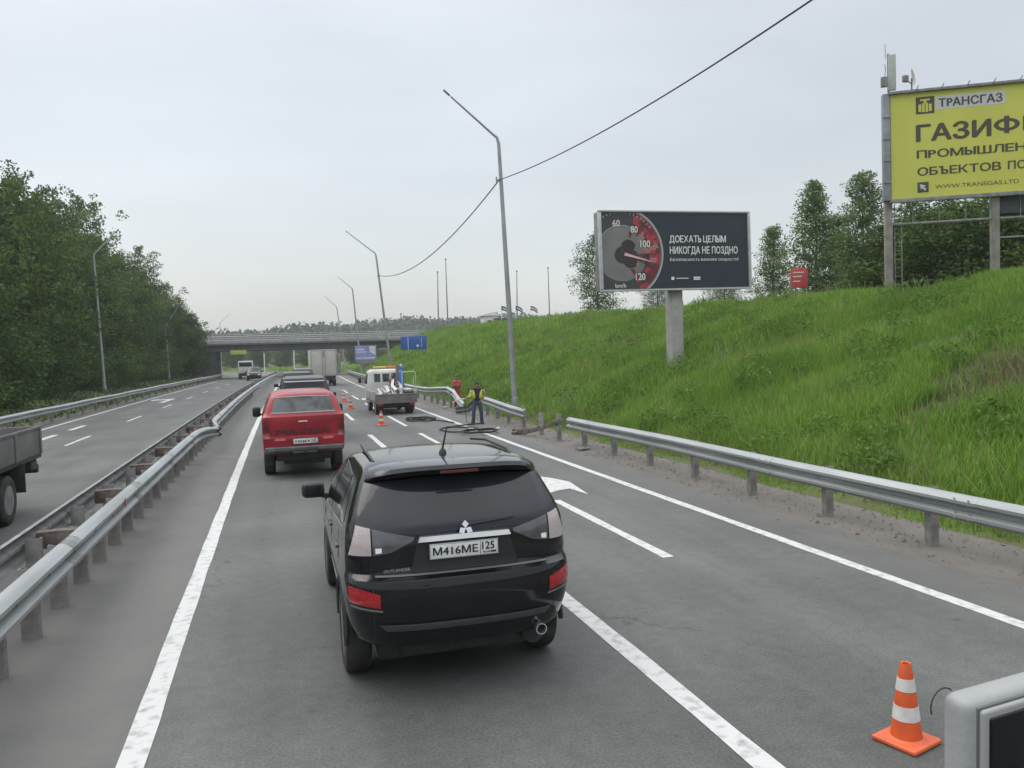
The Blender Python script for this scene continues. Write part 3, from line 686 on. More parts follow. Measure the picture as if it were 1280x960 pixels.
# third piece: sagging far end, then on to the overpass
t = thing('guardrail', 'far right guardrail whose crushed end dips beside the orange worker', 'guardrail')
m = MB(); pth = [(8.15, 35.4, .22), (8.2, 36.6, .42), (8.22, 37.8, .72), (8.15, 38.9, .86), (8.0, 40.5, .80), (7.95, 42.5, .72), (7.9+float(cv(45)), 45, .62)]
pth += [(7.72+float(cv(y)), y, .6) for y in np.arange(48, 126, 3)]; wbeam(m, pth, -1); m.build('beam', galv, t)
posts(t, [(7.9+float(cv(y)), y, 0) for y in [38.2, 40, 41.8, 43.6]+list(np.arange(46, 125, 2.5))])
for i, (x, y, z, rx) in enumerate([(7.85, 21.9, 0, .0), (7.95, 23.8, -.1, -.12)]):
    o = link('guardrail_post', POST, None, (x, y, z)); o.rotation_euler = (rx, .05*i, .1)
    tag(o, ['lone upright guardrail post left without a beam at the near side of the gap', 'leaning bare guardrail post at the far side of the fallen beam'][i], 'post')
m = MB(); pq = [Vector(q) for q in ((7.22, 24.5, .07), (7.42, 23.7, .12), (7.62, 22.7, .32), (7.82, 21.6, .60), (7.92, 21.05, .74))]
for i in range(4):
    d_ = pq[i+1]-pq[i]; m.box((pq[i]+pq[i+1])/2, (d_.length*1.03, .035, .17-.03*i), .012, d_.to_track_quat('X', 'Z').to_matrix().to_4x4()); m.box((pq[i]+pq[i+1])/2+Vector((.03, .02, .05-.01*i)), (d_.length*1.0, .07, .02), .006, d_.to_track_quat('X', 'Z').to_matrix().to_4x4())
m.box((7.3, 24.3, .05), (.34, .2, .09), .03, .5)
tag(m.build('broken_beam', rust), 'torn rusty guardrail beam leaning from the ground up to the rail end', 'broken beam')
m = MB(); wbeam(m, [(7.5, 34.4, .10), (7.9, 33.6, .2), (8.1, 33.0, .5)], -1); tag(m.build('broken_beam', galvd), 'grey bent beam scrap lying behind the yellow vested worker', 'broken beam')
# median: two beams on shared posts with cross spacers
t = thing('median_barrier', 'double sided steel median barrier with rusty spacers and a kink midway', 'guardrail')
def kink(y): return .30*math.exp(-((y-25.2)/1.2)**2)+(.12 if y > 25.5 else 0)*max(0, 1-(y-25.5)/18)
Yn = sorted(set(list(np.arange(2, 24, 1.0))+list(np.arange(24, 27.5, .35))+list(np.arange(28, 145, 2.5))))
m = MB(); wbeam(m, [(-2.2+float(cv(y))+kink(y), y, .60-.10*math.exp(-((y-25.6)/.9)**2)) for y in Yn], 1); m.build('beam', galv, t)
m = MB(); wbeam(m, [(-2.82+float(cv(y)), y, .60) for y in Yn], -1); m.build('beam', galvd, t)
lap = MB()
for y in np.arange(5.2, 60, 4.08): wbeam(lap, [(-2.195+float(cv(q))+kink(q), q, .60-.10*math.exp(-((q-25.6)/.9)**2)) for q in (y, y+.2, y+.4)], 1)
for y in np.arange(4.55, 40, 1.02):
    for dz in (-.02, .02): lap.lathe([(0, 0), (.016, 0), (.013, .014), (0, .016)], 8, (-2.2+float(cv(y))+kink(y)+.012, y, .60+dz*.2), 'X')
tag(lap.build('lap_joint', galvd, t), kind='stuff')
pm = post_mesh(.68, .16, .075).mesh('post', postm)
yy = list(np.arange(4.2, 110, 1.0))
posts(t, [(-2.36+float(cv(y)), y, 0) for y in np.arange(4.55, 62, 1.02)], pm)
posts(t, [(-2.70+float(cv(y)), y, 0) for y in np.arange(4.0, 80, 2.04)], pm)
for y in np.arange(4.3, 70, 3.06):
    b = MB(); b.box((0, 0, 0), (.46, .16, .20), .008); b.box((0, -.083, 0), (.36, .008, .12), .003)
    b.build('spacer', rust, t, (-2.51+float(cv(y)), y, .60))
b = MB(); b.box((0, 0, 0), (.016, .07, .11), .004); b.build('reflector', redlens, t, (-2.2+.10+float(cv(12.2)), 12.2, .68))
tl = rail_thing('guardrail', 'long guardrail along the far left road edge below the wood', -10.35, 18, 126, 1, 2, 3.0)

# ------------------------------------------------------------------ street lamps and masts
def lamp(label, base, top, tip, r=.10, head=True, group='street lamps'):
    t = thing('street_lamp', label, 'street lamp', base, 0, group); b = Vector(base)
    T = Vector(top)-b; E_ = Vector(tip)-b; m = MB()
    m.tube([(0, 0, -.4), (0, 0, .0), T*.5, T*.985], [r*1.15, r*1.1, r*.85, r*.62], 12); m.build('pole', lampm, t)
    m = MB(); d = (E_-T); q = T*.985
    pts = [q, T+d*.03+Vector((0, 0, .02)), T+d*.12, T+d*.5, E_]
    m.tube(pts, [r*.58, r*.5, r*.42, r*.36, r*.3], 10); m.build('arm', lampm, t)
    if head:
        m = MB(); u = d.normalized(); c = E_+u*.22
        rot = u.to_track_quat('X', 'Z').to_matrix().to_4x4()
        m.box(c, (.34, .11, .06), .02, rot); m.build('lamp_head', galvd, t)
    m = MB(); m.lathe([(r*2.2, 0), (r*2.2, .03), (r*1.3, .05), (r*1.25, .5), (r*1.0, .52)], 14, (0, 0, 0)); m.build('base', lampm, t)
    return t
def gz(x, y): return float(terr(x, y))
lamp('tall grey street lamp on the right bank beside the yellow vested worker', (9.75, 32.6, gz(9.75, 32.6)), (9.38, 32.6, 11.55), (7.4, 32.6, 13.2), .12)
lamp('leaning street lamp behind the flatbed truck', (9.87, 70, gz(9.87, 70)), (8.78, 70, 11.5), (6.6, 70, 13.2), .12)
lamp('upright street lamp third along the right bank, left of the leaning one', (11.1, 108, gz(11.1, 108)), (10.3, 108, 11.7), (8.8, 108, 13.0), .13)
p0, p1, p2 = atY(432, 462, 150), atY(421, 384, 150), atY(408, 372, 150)
lamp('farthest street lamp on the right, just above the box truck', (p0[0], 150, 0), p1, p2, .14)
lamp('tall street lamp in front of the dark wood on the left', (-13.0, 70, gz(-13, 70)), (-13.3, 70, 11.3), (-11.75, 70, 13.0), .12)
p0, p1, p2 = atY(212, 480, 108), atY(207, 408, 108), atY(221, 386, 108)
lamp('shorter street lamp before the last trees of the left wood', (p0[0], 108, gz(p0[0], 108)), p1, p2, .12)
p0, p1, p2 = atY(275, 425, 170), atY(275, 404, 170), atY(285, 394, 170)
lamp('small far lamp rising behind the left end of the overpass', (p0[0], 170, 0), p1, p2, .10)
p0, p1, p2 = atY(424, 425, 175), atY(421, 406, 175), atY(412, 402, 175)
lamp('small bent far lamp rising behind the overpass beside the box truck', (p0[0], 175, 0), p2, atY(428, 412, 175), .1)
for (a, b_, lab) in [((547, 341), (548, 413), 'left of two slim masts on the bank top right of the blue sign'), ((557, 325), (560, 410), 'taller slim mast beside the left one on the bank top'),
                     ((646, 340), (646, 392), 'slim mast just right of the tall street lamp on the bank top'), ((685, 336), (687, 390), 'slim mast farthest right of the flags on the bank top')]:
    Yq = 112; T = atY(*a, Yq); B = atY(*b_, Yq); z = gz(B[0], B[1]); t = thing('mast', lab, 'mast', (B[0], B[1], z), 0, 'slim masts on the bank top')
    m = MB(); m.tube([(0, 0, -.3), ((T[0]-B[0])*.5, 0, (T[2]-z)*.5), (T[0]-B[0], 0, T[2]-z)], [.11, .085, .05], 8); m.build('pole', galvd, t)
    m = MB(); m.lathe([(0, 0), (.13, .03), (.15, .15), (.05, .24), (0, .25)], 10, (T[0]-B[0], 0, T[2]-z)); m.build('finial', postm, t)
# power cable
wirem = mat('cable_black', (.02, .02, .022), .6)
def wire(a, b_, sag, label, r=.022):
    a, b_ = Vector(a), Vector(b_); m = MB()
    m.tube([a.lerp(b_, i/28)-Vector((0, 0, sag*4*(i/28)*(1-i/28))) for i in range(29)], r, 6)
    tag(m.build('power_cable', wirem), label, 'cable', 'power cable spans')
q1 = (9.36, 32.6, 9.86); q2 = (9.0, 70, 9.62)
wire(q1, q2, 1.25, 'sagging black cable from the tall lamp to the leaning lamp', .026)
p = atX(1005, 0, 9.4); d = (Vector(p)-Vector(q1)); q0 = Vector(q1)+d*1.55; q0.z = 9.1
wire(q1, q0, .75, 'black cable from the tall lamp running overhead to the upper right', .018)
for q, nm in ((q1, 'small insulator bracket clamped to the tall lamp pole'), (q2, 'small insulator bracket clamped to the leaning lamp pole')):
    m = MB(); m.box((q[0]-.04, q[1], q[2]), (.16, .05, .05), .01); m.tube([(q[0]-.12, q[1], q[2]-.16), (q[0]-.12, q[1], q[2]+.12)], .03, 8); tag(m.build('cable_bracket', postm), nm, 'bracket')

# ------------------------------------------------------------------ overpass
t = thing('overpass', 'grey concrete road overpass with steel railings crossing the far road', 'bridge', (0, 130, 0))
def bx(nm, x0, x1, y0, y1, z0, z1, m_, bev=.03, par=None):
    b = MB(); b.box(((x0+x1)/2, (y0+y1)/2-130, (z0+z1)/2), (x1-x0, y1-y0, z1-z0), bev); return b.build(nm, m_, par or t)
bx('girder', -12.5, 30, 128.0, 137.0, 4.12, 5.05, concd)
bx('deck', -14, 46, 127.4, 137.6, 5.053, 5.75, conc)
bx('drain_strip', -14, 46, 127.36, 127.398, 5.15, 5.25, concd, .005)
for yq, nm in ((127.7, 'railing'), (137.3, 'railing')):
    b = MB()
    for z in (6.0, 6.3, 6.6): b.tube([(-14, yq-130, z+.0), (46, yq-130, z)], .05, 8)
    for x in np.arange(-13.8, 46, 1.6): b.box((x, yq-130, 6.17), (.07, .07, .9))
    b.build(nm, galv, t)
b = MB(); wbeam(b, [(x, 128.6-130, 6.25) for x in np.arange(-14, 47, 3)], 1); b.build('crash_barrier', galv, t)
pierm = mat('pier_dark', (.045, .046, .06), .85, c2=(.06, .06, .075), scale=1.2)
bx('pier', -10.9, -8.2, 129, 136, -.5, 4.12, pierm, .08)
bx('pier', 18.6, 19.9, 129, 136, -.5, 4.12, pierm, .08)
bx('abutment', -15.5, -12.2, 127.5, 137.5, -.5, 5.05, conc, .08)
bx('abutment', 30.003, 32, 127.5, 137.5, 0, 5.05, conc, .08)
b = MB(); b.tube([(-15.5, -3.2, 2.6), (-11.2, -3.2, -.1)], .22, 8); b.build('brace', concd, t)
p = atY(298, 440.5, 126.9); u = thing('height_sign', 'yellow green clearance panel hanging under the overpass girder', 'sign', (p[0], 126.9, p[2]))
b = MB(); b.box((0, 0, 0), (2.3, .06, .62), .01); b.build('panel', mat('sign_yellow_green', (.42, .48, .10), .5, c2=(.36, .42, .09), scale=3), u)
b = MB(); [b.box((x, .06, .32), (.05, .05, 1.0)) for x in (-.8, .8)]; b.build('hanger', galvd, u)
for i, (pxa, pya) in enumerate(((366, 470), (472, 455))):
    pp = gpt(366, 462.5) if i == 0 else None
for (px, y0_, y1_, lab, Yq) in [(367, 436, 457, 'thin white post standing beyond the overpass centre', 165), (330, 441, 461, 'pale post beyond the overpass, left of the centre one', 165)]:
    A_ = atY(px, y0_, Yq); b = MB(); b.tube([(A_[0], Yq, -.2), (A_[0], Yq, A_[2])], [.12, .10], 8); tag(b.build('sign_post', white), lab, 'post')

# ------------------------------------------------------------------ small signs and things on the bank
blue = mat('road_sign_blue', (.02, .085, .33), .45, c2=(.03, .11, .38), scale=2)
p = [atY(501, 421, 85), atY(533, 436, 85)]; cx, cz = (p[0][0]+p[1][0])/2, (p[0][2]+p[1][2])/2
t = thing('road_sign', 'large blue direction sign on the bank behind the flatbed truck', 'sign', (cx, 85, gz(cx, 85)), -.15)
zb = cz-gz(cx, 85); W_, H_ = 2.75, 1.42
b = MB(); b.box((0, 0, zb), (W_, .08, H_), .02); b.build('panel', blue, t)
fr = ((0, -.043, zb), (1, 0, 0), (0, 0, 1), (0, -1, 0)); b = MB(); b.flat([(-.62, -.66), (-.56, -.66), (-.56, .66), (-.62, .66)], fr, .003); b.build('marking', white, t); b = MB(); b.flat(arc(.42, -.32, .14, 0, 345, 12), fr, .003); b.build('marking', white, t); b = MB(); b.flat([(.8, -.5), (.84, -.5), (.84, .5), (.8, .5)], fr, .003); b.build('marking', white, t)
for x in (-.9, .9):
    b = MB(); b.tube([(x, .1, -.3), (x, .1, zb+.4)], .06, 8); b.build('post', galvd, t)
p = [atY(444, 433, 82), atY(470, 449.5, 82)]; cx, cz = (p[0][0]+p[1][0])/2, (p[0][2]+p[1][2])/2
t = thing('small_billboard', 'small blue and white billboard with a dark skirt, left of the blue sign', 'billboard', (cx, 82, gz(cx, 82)), -.12)
zb = cz-gz(cx, 82); b = MB(); b.box((0, 0, zb), (2.15, .22, 1.5), .03); b.build('frame', galvd, t)
b = MB(); fr = ((0, -.113, zb), (1, 0, 0), (0, 0, 1), (0, -1, 0)); b.flat([(-1.04, -.72), (1.04, -.72), (1.04, .72), (-1.04, .72)], fr, .003, 0)
b.flat([(.1, .66), (.36, .66), (.44, .1), (.98, -.2), (.98, .66)], fr, .006, 1); b.flat([(-.9, .3), (-.1, .3), (-.1, .42), (-.9, .42)], fr, .006, 1); b.flat([(-.9, .06), (.1, .06), (.1, .16), (-.9, .16)], fr, .006, 1)
b.flat([(-.9, -.55), (.9, -.55), (.9, -.45), (-.9, -.45)], fr, .006, 1)
b.build('poster', [mat('poster_lilac_blue', (.20, .23, .50), .5, c2=(.27, .30, .56), scale=2), white], t)
b = MB(); b.box((0, -.02, zb-.95), (2.1, .3, .36), .03); b.build('skirt', galvd, t)
b = MB(); b.tube([(.1, .1, -.4), (.1, .1, zb-.75)], .13, 10); b.build('pole', lampm, t)
# flags
flagc = {'navy': (.03, .04, .10), 'red': (.35, .03, .03), 'white': (.7, .7, .7)}
fm = [mat('flag_'+k, v, .8, c2=tuple(a*.8 for a in v), scale=3) for k, v in flagc.items()]
for i, (px, lab, ms) in enumerate([(626.5, 'dark flag half hidden by the tall street lamp', (0, 2, 0)), (644.5, 'navy flag with a pale patch, middle of the three', (0, 2, 0)), (663, 'red and dark striped flag, rightmost of the three', (1, 2, 0))]):
    Yq = 108; T = atY(px, 382, Yq); z = gz(T[0], Yq); t = thing('flag', lab, 'flag', (T[0], Yq, z), 0, 'flags on the bank top')
    b = MB(); b.tube([(0, 0, -.2), (0, 0, T[2]-z)], .045, 8); b.build('pole', white, t)
    b = MB(); k = 10; vs = []; 
    for a in range(k+1):
        for c_ in range(4): vs.append((a*.105, .09*math.sin(a*.9+c_*.3), T[2]-z-.05-c_*.2-.012*a*a*.4))
    for a in range(k):
        for c_ in range(3):
            f = [(a*4+c_, (a+1)*4+c_, (a+1)*4+c_+1, a*4+c_+1)]; bse = len(b.v)
            b.add([vs[j] for j in f[0]], [(0, 1, 2, 3)], ms[c_] if not (i < 2 and 2 > a) else 0)
    b.build('cloth', fm, t)
# white house and blue fence beyond the bank top
p = atY(611, 400, 118); zg = gz(p[0], 118); t = thing('white_house', 'small white building with a pitched roof behind the bank crest', 'house', (p[0], 118, zg))
b = MB(); b.box((0, 0, .9), (2.0, 2.6, 2.4), .02); b.build('wall', white, t)
b = MB(); b.prism([(-1.3, 2.1), (1.25, 2.1), (1.25, 2.3), (.9, 2.75), (-1.3, 2.3)], ((0, 1.5, 0), (1, 0, 0), (0, 0, 1), (0, -1, 0)), 0, 3); b.build('roof', white, t)
b = MB(); b.box((-.25, -1.31, 1.1), (.6, .05, .7), .01); b.build('window', glassd, t)
p = atY(655, 397, 116); t = thing('blue_fence', 'dark blue sheet metal fence on the bank crest below the flags', 'fence', (p[0], 116, gz(p[0], 116)))
b = MB()
for i in range(26): b.box((-3.6+i*.28, .02*(i % 2), .75), (.27, .03, 1.5), .006)
b.build('sheet', mat('fence_blue', (.03, .06, .15), .5, c2=(.045, .08, .18), scale=2), t)
b = MB(); [b.box((-3.6+i*2.4, .08, .75), (.08, .08, 1.6)) for i in range(4)]; b.build('post', galvd, t)
p = atY(633, 397, 117); t = thing('grey_shed', 'low grey shed beside the white house on the bank crest', 'shed', (p[0]-.9, 117, gz(p[0], 117)))
b = MB(); b.box((0, 0, .8), (2.2, 2, 1.7), .02); b.build('wall', concd, t); b = MB(); b.box((0, 0, 1.7), (2.4, 2.2, .1), .02); b.build('roof', galvd, t)
# red poster board half hidden behind the birches
p = [atX(987, 334, 26.2), atX(1011, 361, 26.2)]; cx, cy = (p[0][0]+p[1][0])/2, (p[0][1]+p[1][1])/2; zg = gz(cx, cy)
t = thing('red_board', 'small red hoarding half hidden behind the birches on the bank top', 'billboard', (cx, cy, zg), -.55)
zc = (p[0][2]+p[1][2])/2-zg
b = MB(); b.box((0, 0, zc), (.82, .1, 1.0), .02); b.build('panel', mat('board_red', (.42, .05, .05), .6, c2=(.5, .07, .06), scale=3), t)
b = MB(); fr = ((0, -.053, zc), (1, 0, 0), (0, 0, 1), (0, -1, 0)); [b.flat([(-.3, v), (.25-.1*k, v), (.25-.1*k, v+.05), (-.3, v+.05)], fr, .003) for k, v in enumerate((.25, .05, -.2))]; b.build('lettering', white, t)
b = MB(); [b.tube([(x, .09, -.3), (x, .09, zc)], .05, 8) for x in (-.4, .4)]; b.build('post', galvd, t)

# ------------------------------------------------------------------ speedometer billboard
pl, pr = Vector(atY(749, 268, 26.5)), Vector(atY(935, 262, 26.5)); zlo = 4.72; zhi = 7.55
cx = (pl.x+pr.x)/2; t = thing('billboard', 'dark navy billboard showing a red speedometer on one concrete pole', 'billboard', (cx, 26.5, gz(14.2, 26.5)-.02), 0)
bz = t.location.z; W_ = pr.x-pl.x; H_ = zhi-zlo; zc = (zlo+zhi)/2-bz
RYt = Matrix.Rotation(R(-.6), 4, 'Y')
b = MB(); b.box((0, .25, zc), (W_, .5, H_), .02, RYt); b.build('box', galvd, t)
b = MB()
for (c_, s_) in (((0, -.02, H_/2), (W_+.10, .12, .06)), ((0, -.02, -H_/2), (W_+.10, .12, .06)), ((-W_/2, -.02, 0), (.11, .12, H_-.1)), ((W_/2, -.02, 0), (.10, .12, H_-.1))):
    c2_ = RYt @ Vector((c_[0], 0, c_[2])); b.box((c2_.x, c_[1], c2_.z+zc), s_, .012, RYt)
b.build('frame', mat('billboard_frame', (.50, .51, .51), .5, .2, c2=(.40, .41, .41), scale=4), t)
U = (RYt @ Vector((1, 0, 0))); Vv = (RYt @ Vector((0, 0, 1))); O = Vector((0, -.003, zc))-U*W_/2-Vv*H_/2
fr = (O, U, Vv, Vector((0, -1, 0))); k = W_/6.0
navy = mat('poster_navy', (.014, .020, .036), .45, c2=(.018, .026, .044), scale=1)
pm_ = [navy, mat('dial_charcoal', (.052, .052, .055), .5, c2=(.035, .035, .04), scale=1.5), mat('dial_grey', (.20, .20, .195), .5, c2=(.145, .145, .14), scale=1.1), mat('shard_red', (.36, .03, .045), .45), mat('shard_dark_red', (.17, .016, .026), .45),
       mat('shard_pink', (.36, .15, .15), .45), mat('ring_silver', (.42, .43, .43), .4), mat('needle_pale', (.72, .42, .40), .4), mat('dial_hub_dark', (.03, .024, .028), .5)]
b = MB(); e0 = .06; u1_, v1_ = W_-.06, H_-.06
def cp(poly): return clip(poly, e0, e0, u1_, v1_)
b.flat([(e0, e0), (u1_, e0), (u1_, v1_), (e0, v1_)], fr, .004, 0)
cu, cw = .83, H_*.47; RR = 1.60
b.flat(cp(arc(cu, cw, RR, 0, 354, 59)), fr, .008, 1)
b.flat(cp(arc(cu, cw, 1.0, 0, 354, 59)), fr, .012, 2)
ri = random.Random(5)
for ia in range(17):
    for ir in range(4):
        a0 = -62+ia*7.6+ri.uniform(-2, 2); a1 = a0+9+ri.uniform(-2, 3); q0_ = .62+ir*.235+ri.uniform(-.07, .07); q1_ = q0_+.25+ri.uniform(-.05, .08)
        if ir < 2 and ri.random() < .45: continue
        q1_ = min(q1_, 1.53)
        if q1_ <= q0_+.03: continue
        pts = [(cu+q*math.cos(R(a)), cw+q*math.sin(R(a))) for q, a in ((q0_, a0), (q1_, a0+ri.uniform(-2, 2)), (q1_-ri.uniform(0, .05), a1), (q0_+ri.uniform(0, .1), a1-2))]
        pts = cp(pts)
        if len(pts) > 2: b.flat(pts, fr, .015+.0006*(ia*4+ir) % .009+.0004*ir, ri.choice([3, 3, 4, 4, 5] if ir > 1 else [5, 4, 8, 2]))
def ringpoly(r0_, r1_, a0, a1, n=40): return [(arc(cu, cw, r1_, a0+(a1-a0)*i/n, a0+(a1-a0)*(i+1)/n, 1)+arc(cu, cw, r0_, a0+(a1-a0)*(i+1)/n, a0+(a1-a0)*i/n, 1)) for i in range(n)]
for q0_, q1_, a0, a1, mi in ((1.58, 1.635, -75, 75, 6), (1.545, 1.56, -75, 75, 6), (.985, 1.005, 62, 170, 6)):
    for poly in ringpoly(q0_, q1_, a0, a1):
        poly = cp(poly)
        if len(poly) > 2: b.flat(poly, fr, .028, mi)
for a in range(40, 130, 6):
    pts = [(cu+q*math.cos(R(a+d_)), cw+q*math.sin(R(a+d_))) for q, d_ in ((1.42, -.5), (1.5, -.5), (1.5, .5), (1.42, .5))]; pts = cp(pts)
    if len(pts) > 2: b.flat(pts, fr, .029, 6)
b.flat(arc(cu+.02, cw-.05, .30, 0, 340, 18), fr, .030, 8); b.flat(arc(cu+.35, cw-.2, .33, 20, 300, 9), fr, .026, 8); b.flat(arc(cu+.25, cw+.2, .3, 20, 300, 7), fr, .0265, 8)
na = R(-15); ca, sa = math.cos(na), math.sin(na)
b.flat([(cu+x*ca-y*sa, cw+x*sa+y*ca) for x, y in ((.1, -.055), (1.18, -.012), (1.18, .012), (.1, .055))], fr, .034, 7)
b.build('poster', pm_, t)
plet = mat('poster_white', (.74, .74, .73), .5)
for s_, bxx in (('60', (.49, 2.28, .77, 2.52)), ('80', (1.18, 2.06, 1.46, 2.30)), ('100', (1.54, 1.54, 1.93, 1.79)), ('120', (1.32, .36, 1.70, .61)), ('km/h', (.52, .10, .93, .25)),
                ('ДОЕХАТЬ ЦЕЛЫМ', (2.70, 1.66, 5.02, 1.97)), ('НИКОГДА НЕ ПОЗДНО', (2.70, 1.24, 5.50, 1.57)), ('Безопасность важнее скорости!', (2.70, 1.00, 5.52, 1.15))):
    b = MB(); b.text(s_, tuple(q*k if i % 2 == 0 else q*H_/3*1.06 for i, q in enumerate(bxx)), fr, .038, .022 if s_[0] in 'ДН' else (.012 if s_[0] != 'Б' else .006)); b.build('lettering', plet, t)
b = MB(); b.flat([(2.75, .35), (2.87, .35), (2.87, .46), (2.75, .46)], fr, .036); b.build('emblem', plet, t); b = MB(); b.flat([(2.95, .39), (3.45, .39), (3.45, .42), (2.95, .42)], fr, .036); b.build('small_print', plet, t)
for q in (.34, .405): b = MB(); b.flat([(3.66, q), (3.94, q), (3.94, q+.05), (3.66, q+.05)], fr, .036); b.build('small_print', plet, t)
b = MB(); px_ = 14.36-cx; b.box((px_, .45, zc/2-.9), (.47, .5, zc+1.0), .03); b.build('pole', mat('pole_grey_concrete', (.37, .37, .355), .8, c2=(.29, .29, .28), scale=2.2, bump=.2, bscale=18), t)

# ------------------------------------------------------------------ yellow billboard
A_ = Vector(atX(1112, 117, 22.0)); A_ = Vector(atY(1112, 117, 24.8)); dirn = Vector((.87, -.495, 0)).normalized(); nrm_ = Vector((dirn.y, -dirn.x, 0))
if nrm_.dot(Vector((0, 0, 0))-A_) < 0: nrm_ = -nrm_
zt, zb = 11.76, 7.82; W_ = 12.0; gzz = gz(21.98, 24.8)
t = thing('billboard', 'huge yellow billboard with black lettering on tall posts at the right edge', 'billboard', (A_.x, A_.y, gzz))
o_ = Vector((0, 0, -gzz)); Z3 = Vector((0, 0, 1)); ang = math.atan2(dirn.y, dirn.x)
mid = dirn*W_/2; b = MB(); c_ = mid-nrm_*.2+Vector((0, 0, (zt+zb)/2-gzz)); b.box(c_, (W_, .34, zt-zb), .02, ang); b.build('box', galvd, t)
yel = mat('poster_yellow', (.53, .54, .085), .5, c2=(.48, .49, .078), scale=.7)
dk = mat('poster_dark_olive', (.055, .052, .030), .5); gl = mat('poster_pale_grey', (.50, .50, .48), .5)
fr = (Vector((0, 0, zb-gzz))-nrm_*.03+nrm_*.004, dirn, Z3, nrm_)
b = MB(); b.flat([(0.03, .03), (W_-.03, .03), (W_-.03, zt-zb-.03), (.03, zt-zb-.03)], fr, .004); b.build('poster', yel, t)
def bp(px, py):
    v = Vector(ray(px, py)); n = nrm_; P0 = A_; s_ = n.dot(P0-Vector(CAM))/n.dot(v); q = Vector(CAM)+v*s_; return ((q-A_).dot(dirn), q.z-zb)
def qb(x0, y0, x1, y1):
    """box on the board from picture corners lower-left and upper-right"""
    a, c = bp(x0, y0), bp(x1, y1); return (a[0], a[1], c[0], c[1])
tb = [('ГАЗИ', qb(1145, 178, 1239.5, 147.5), .035), ('ПРОМЫШЛЕН', qb(1146, 198.5, 1283, 177), .026), ('ОБЪЕКТОВ ПО', qb(1147, 220, 1283, 199), .022), ('Ф', qb(1242.5, 167.5, 1275, 143), .012)]
qo = tb[2][1]; du_ = qo[2]-qo[0]; tb[2] = ('ОБЪЕКТОВ', (qo[0], qo[1], qo[0]+du_*.775, qo[3]), .022); tb.append(('ПО', (qo[0]+du_*.835, qo[1], qo[2], qo[3]), .022))
for s_, q, bo_ in tb:
    b = MB()
    if s_ == 'Ф':
        cu_, ru, hq = (q[0]+q[2])/2, (q[2]-q[0])/2, q[3]-q[1]; rv = hq*.37; cv_ = (q[1]+q[3])/2; st = ru*.20
        for i in range(32):
            a0, a1 = 2*math.pi*i/32, 2*math.pi*(i+1)/32
            b.flat([(cu_+ru*math.cos(a0), cv_+rv*math.sin(a0)), (cu_+ru*math.cos(a1), cv_+rv*math.sin(a1)), (cu_+ru*.62*math.cos(a1), cv_+rv*.56*math.sin(a1)), (cu_+ru*.62*math.cos(a0), cv_+rv*.56*math.sin(a0))], fr, .010)
        b.flat([(cu_-st, q[1]), (cu_+st, q[1]), (cu_+st, q[3]), (cu_-st, q[3])], fr, .0108)
    else: b.text(s_, q, fr, .010, bo_)
    b.build('lettering', dk, t)
g1 = tb[0][1]; uw = (g1[2]-g1[0])/4; fx_ = tb[3][1][2]+.10; b = MB(); b.text('ИКАЦИЯ', (fx_, g1[1], fx_+uw*6.2, g1[3]), fr, .010, .035); b.build('lettering', dk, t)
g1 = tb[1][1]; uw = (g1[2]-g1[0])/9; b = MB(); b.text('НЫХ', (g1[2]+.05, g1[1], g1[2]+uw*3, g1[3]), fr, .010, .035); b.build('lettering', dk, t)
q = qb(1145, 143, 1168, 119.5); b = MB(); b.flat([(q[0], q[1]), (q[2], q[1]), (q[2], q[3]), (q[0], q[3])], fr, .010); lg_ = q; b.build('emblem_panel', dk, t)
q2_ = qb(1147, 241, 1161, 227); b = MB(); b.flat([(q2_[0], q2_[1]), (q2_[2], q2_[1]), (q2_[2], q2_[3]), (q2_[0], q2_[3])], fr, .010); b.build('emblem_panel', dk, t)
b = MB(); b.text('WWW.TRANSGAS.LTD', qb(1169, 236, 1274, 223.5), fr, .010, 0)
b.build('lettering', dk, t)
q = qb(1169, 137, 1257, 112); b = MB(); b.flat([(q[0], q[1]), (q[2], q[1]), (q[2], q[3]), (q[0], q[3])], fr, .008); b.build('name_panel', gl, t)
b = MB(); du, dv = q[2]-q[0], q[3]-q[1]; b.text('ТРАНСГАЗ', (q[0]+du*.05, q[1]+dv*.16, q[2]-du*.04, q[3]-dv*.18), fr, .013, .03); b.build('name_lettering', mat('poster_slate', (.045, .047, .05), .5), t)
b = MB(); q = lg_; du, dv = q[2]-q[0], q[3]-q[1]
for (a0, b0_, a1, b1_) in ((.14, .14, .30, .56), (.34, .10, .48, .62), (.52, .10, .66, .62), (.70, .14, .86, .56), (.42, .62, .58, .78), (.24, .76, .76, .86)):
    b.flat([(q[0]+du*a, q[1]+dv*c) for a, c in ((a0, b0_), (a1, b0_), (a1, b1_), (a0, b1_))], fr, .015)
b.build('valve_emblem', yel, t)
b = MB(); q = q2_; du, dv = q[2]-q[0], q[3]-q[1]; b.flat([(q[0]+du*a, q[1]+dv*c) for a, c in ((.2, .82), (.32, .28), (.45, .42), (.66, .16), (.8, .3), (.58, .54), (.75, .66))], fr, .015); b.build('arrow_emblem', gl, t)
b = MB()
for z_, s_ in ((zt, .10), (zb-.04, .14)): b.box(mid+nrm_*.04+Vector((0, 0, z_-gzz)), (W_+.1, .14, s_), .01, ang)
b.build('frame', galvd, t)
b = MB(); b.box(-dirn*.13-nrm_*.10+Vector((0, 0, (zt+zb)/2-gzz)), (.24, .30, zt-zb), .015, ang)
for z_ in (8.5, 9.3, 10.1, 10.9): b.box(-dirn*.13+nrm_*.06+Vector((0, 0, z_-gzz)), (.27, .05, .05), .005, ang)
b.build('side_column', mat('column_zinc', (.27, .28, .30), .55, .3, c2=(.2, .21, .23), scale=3), t)
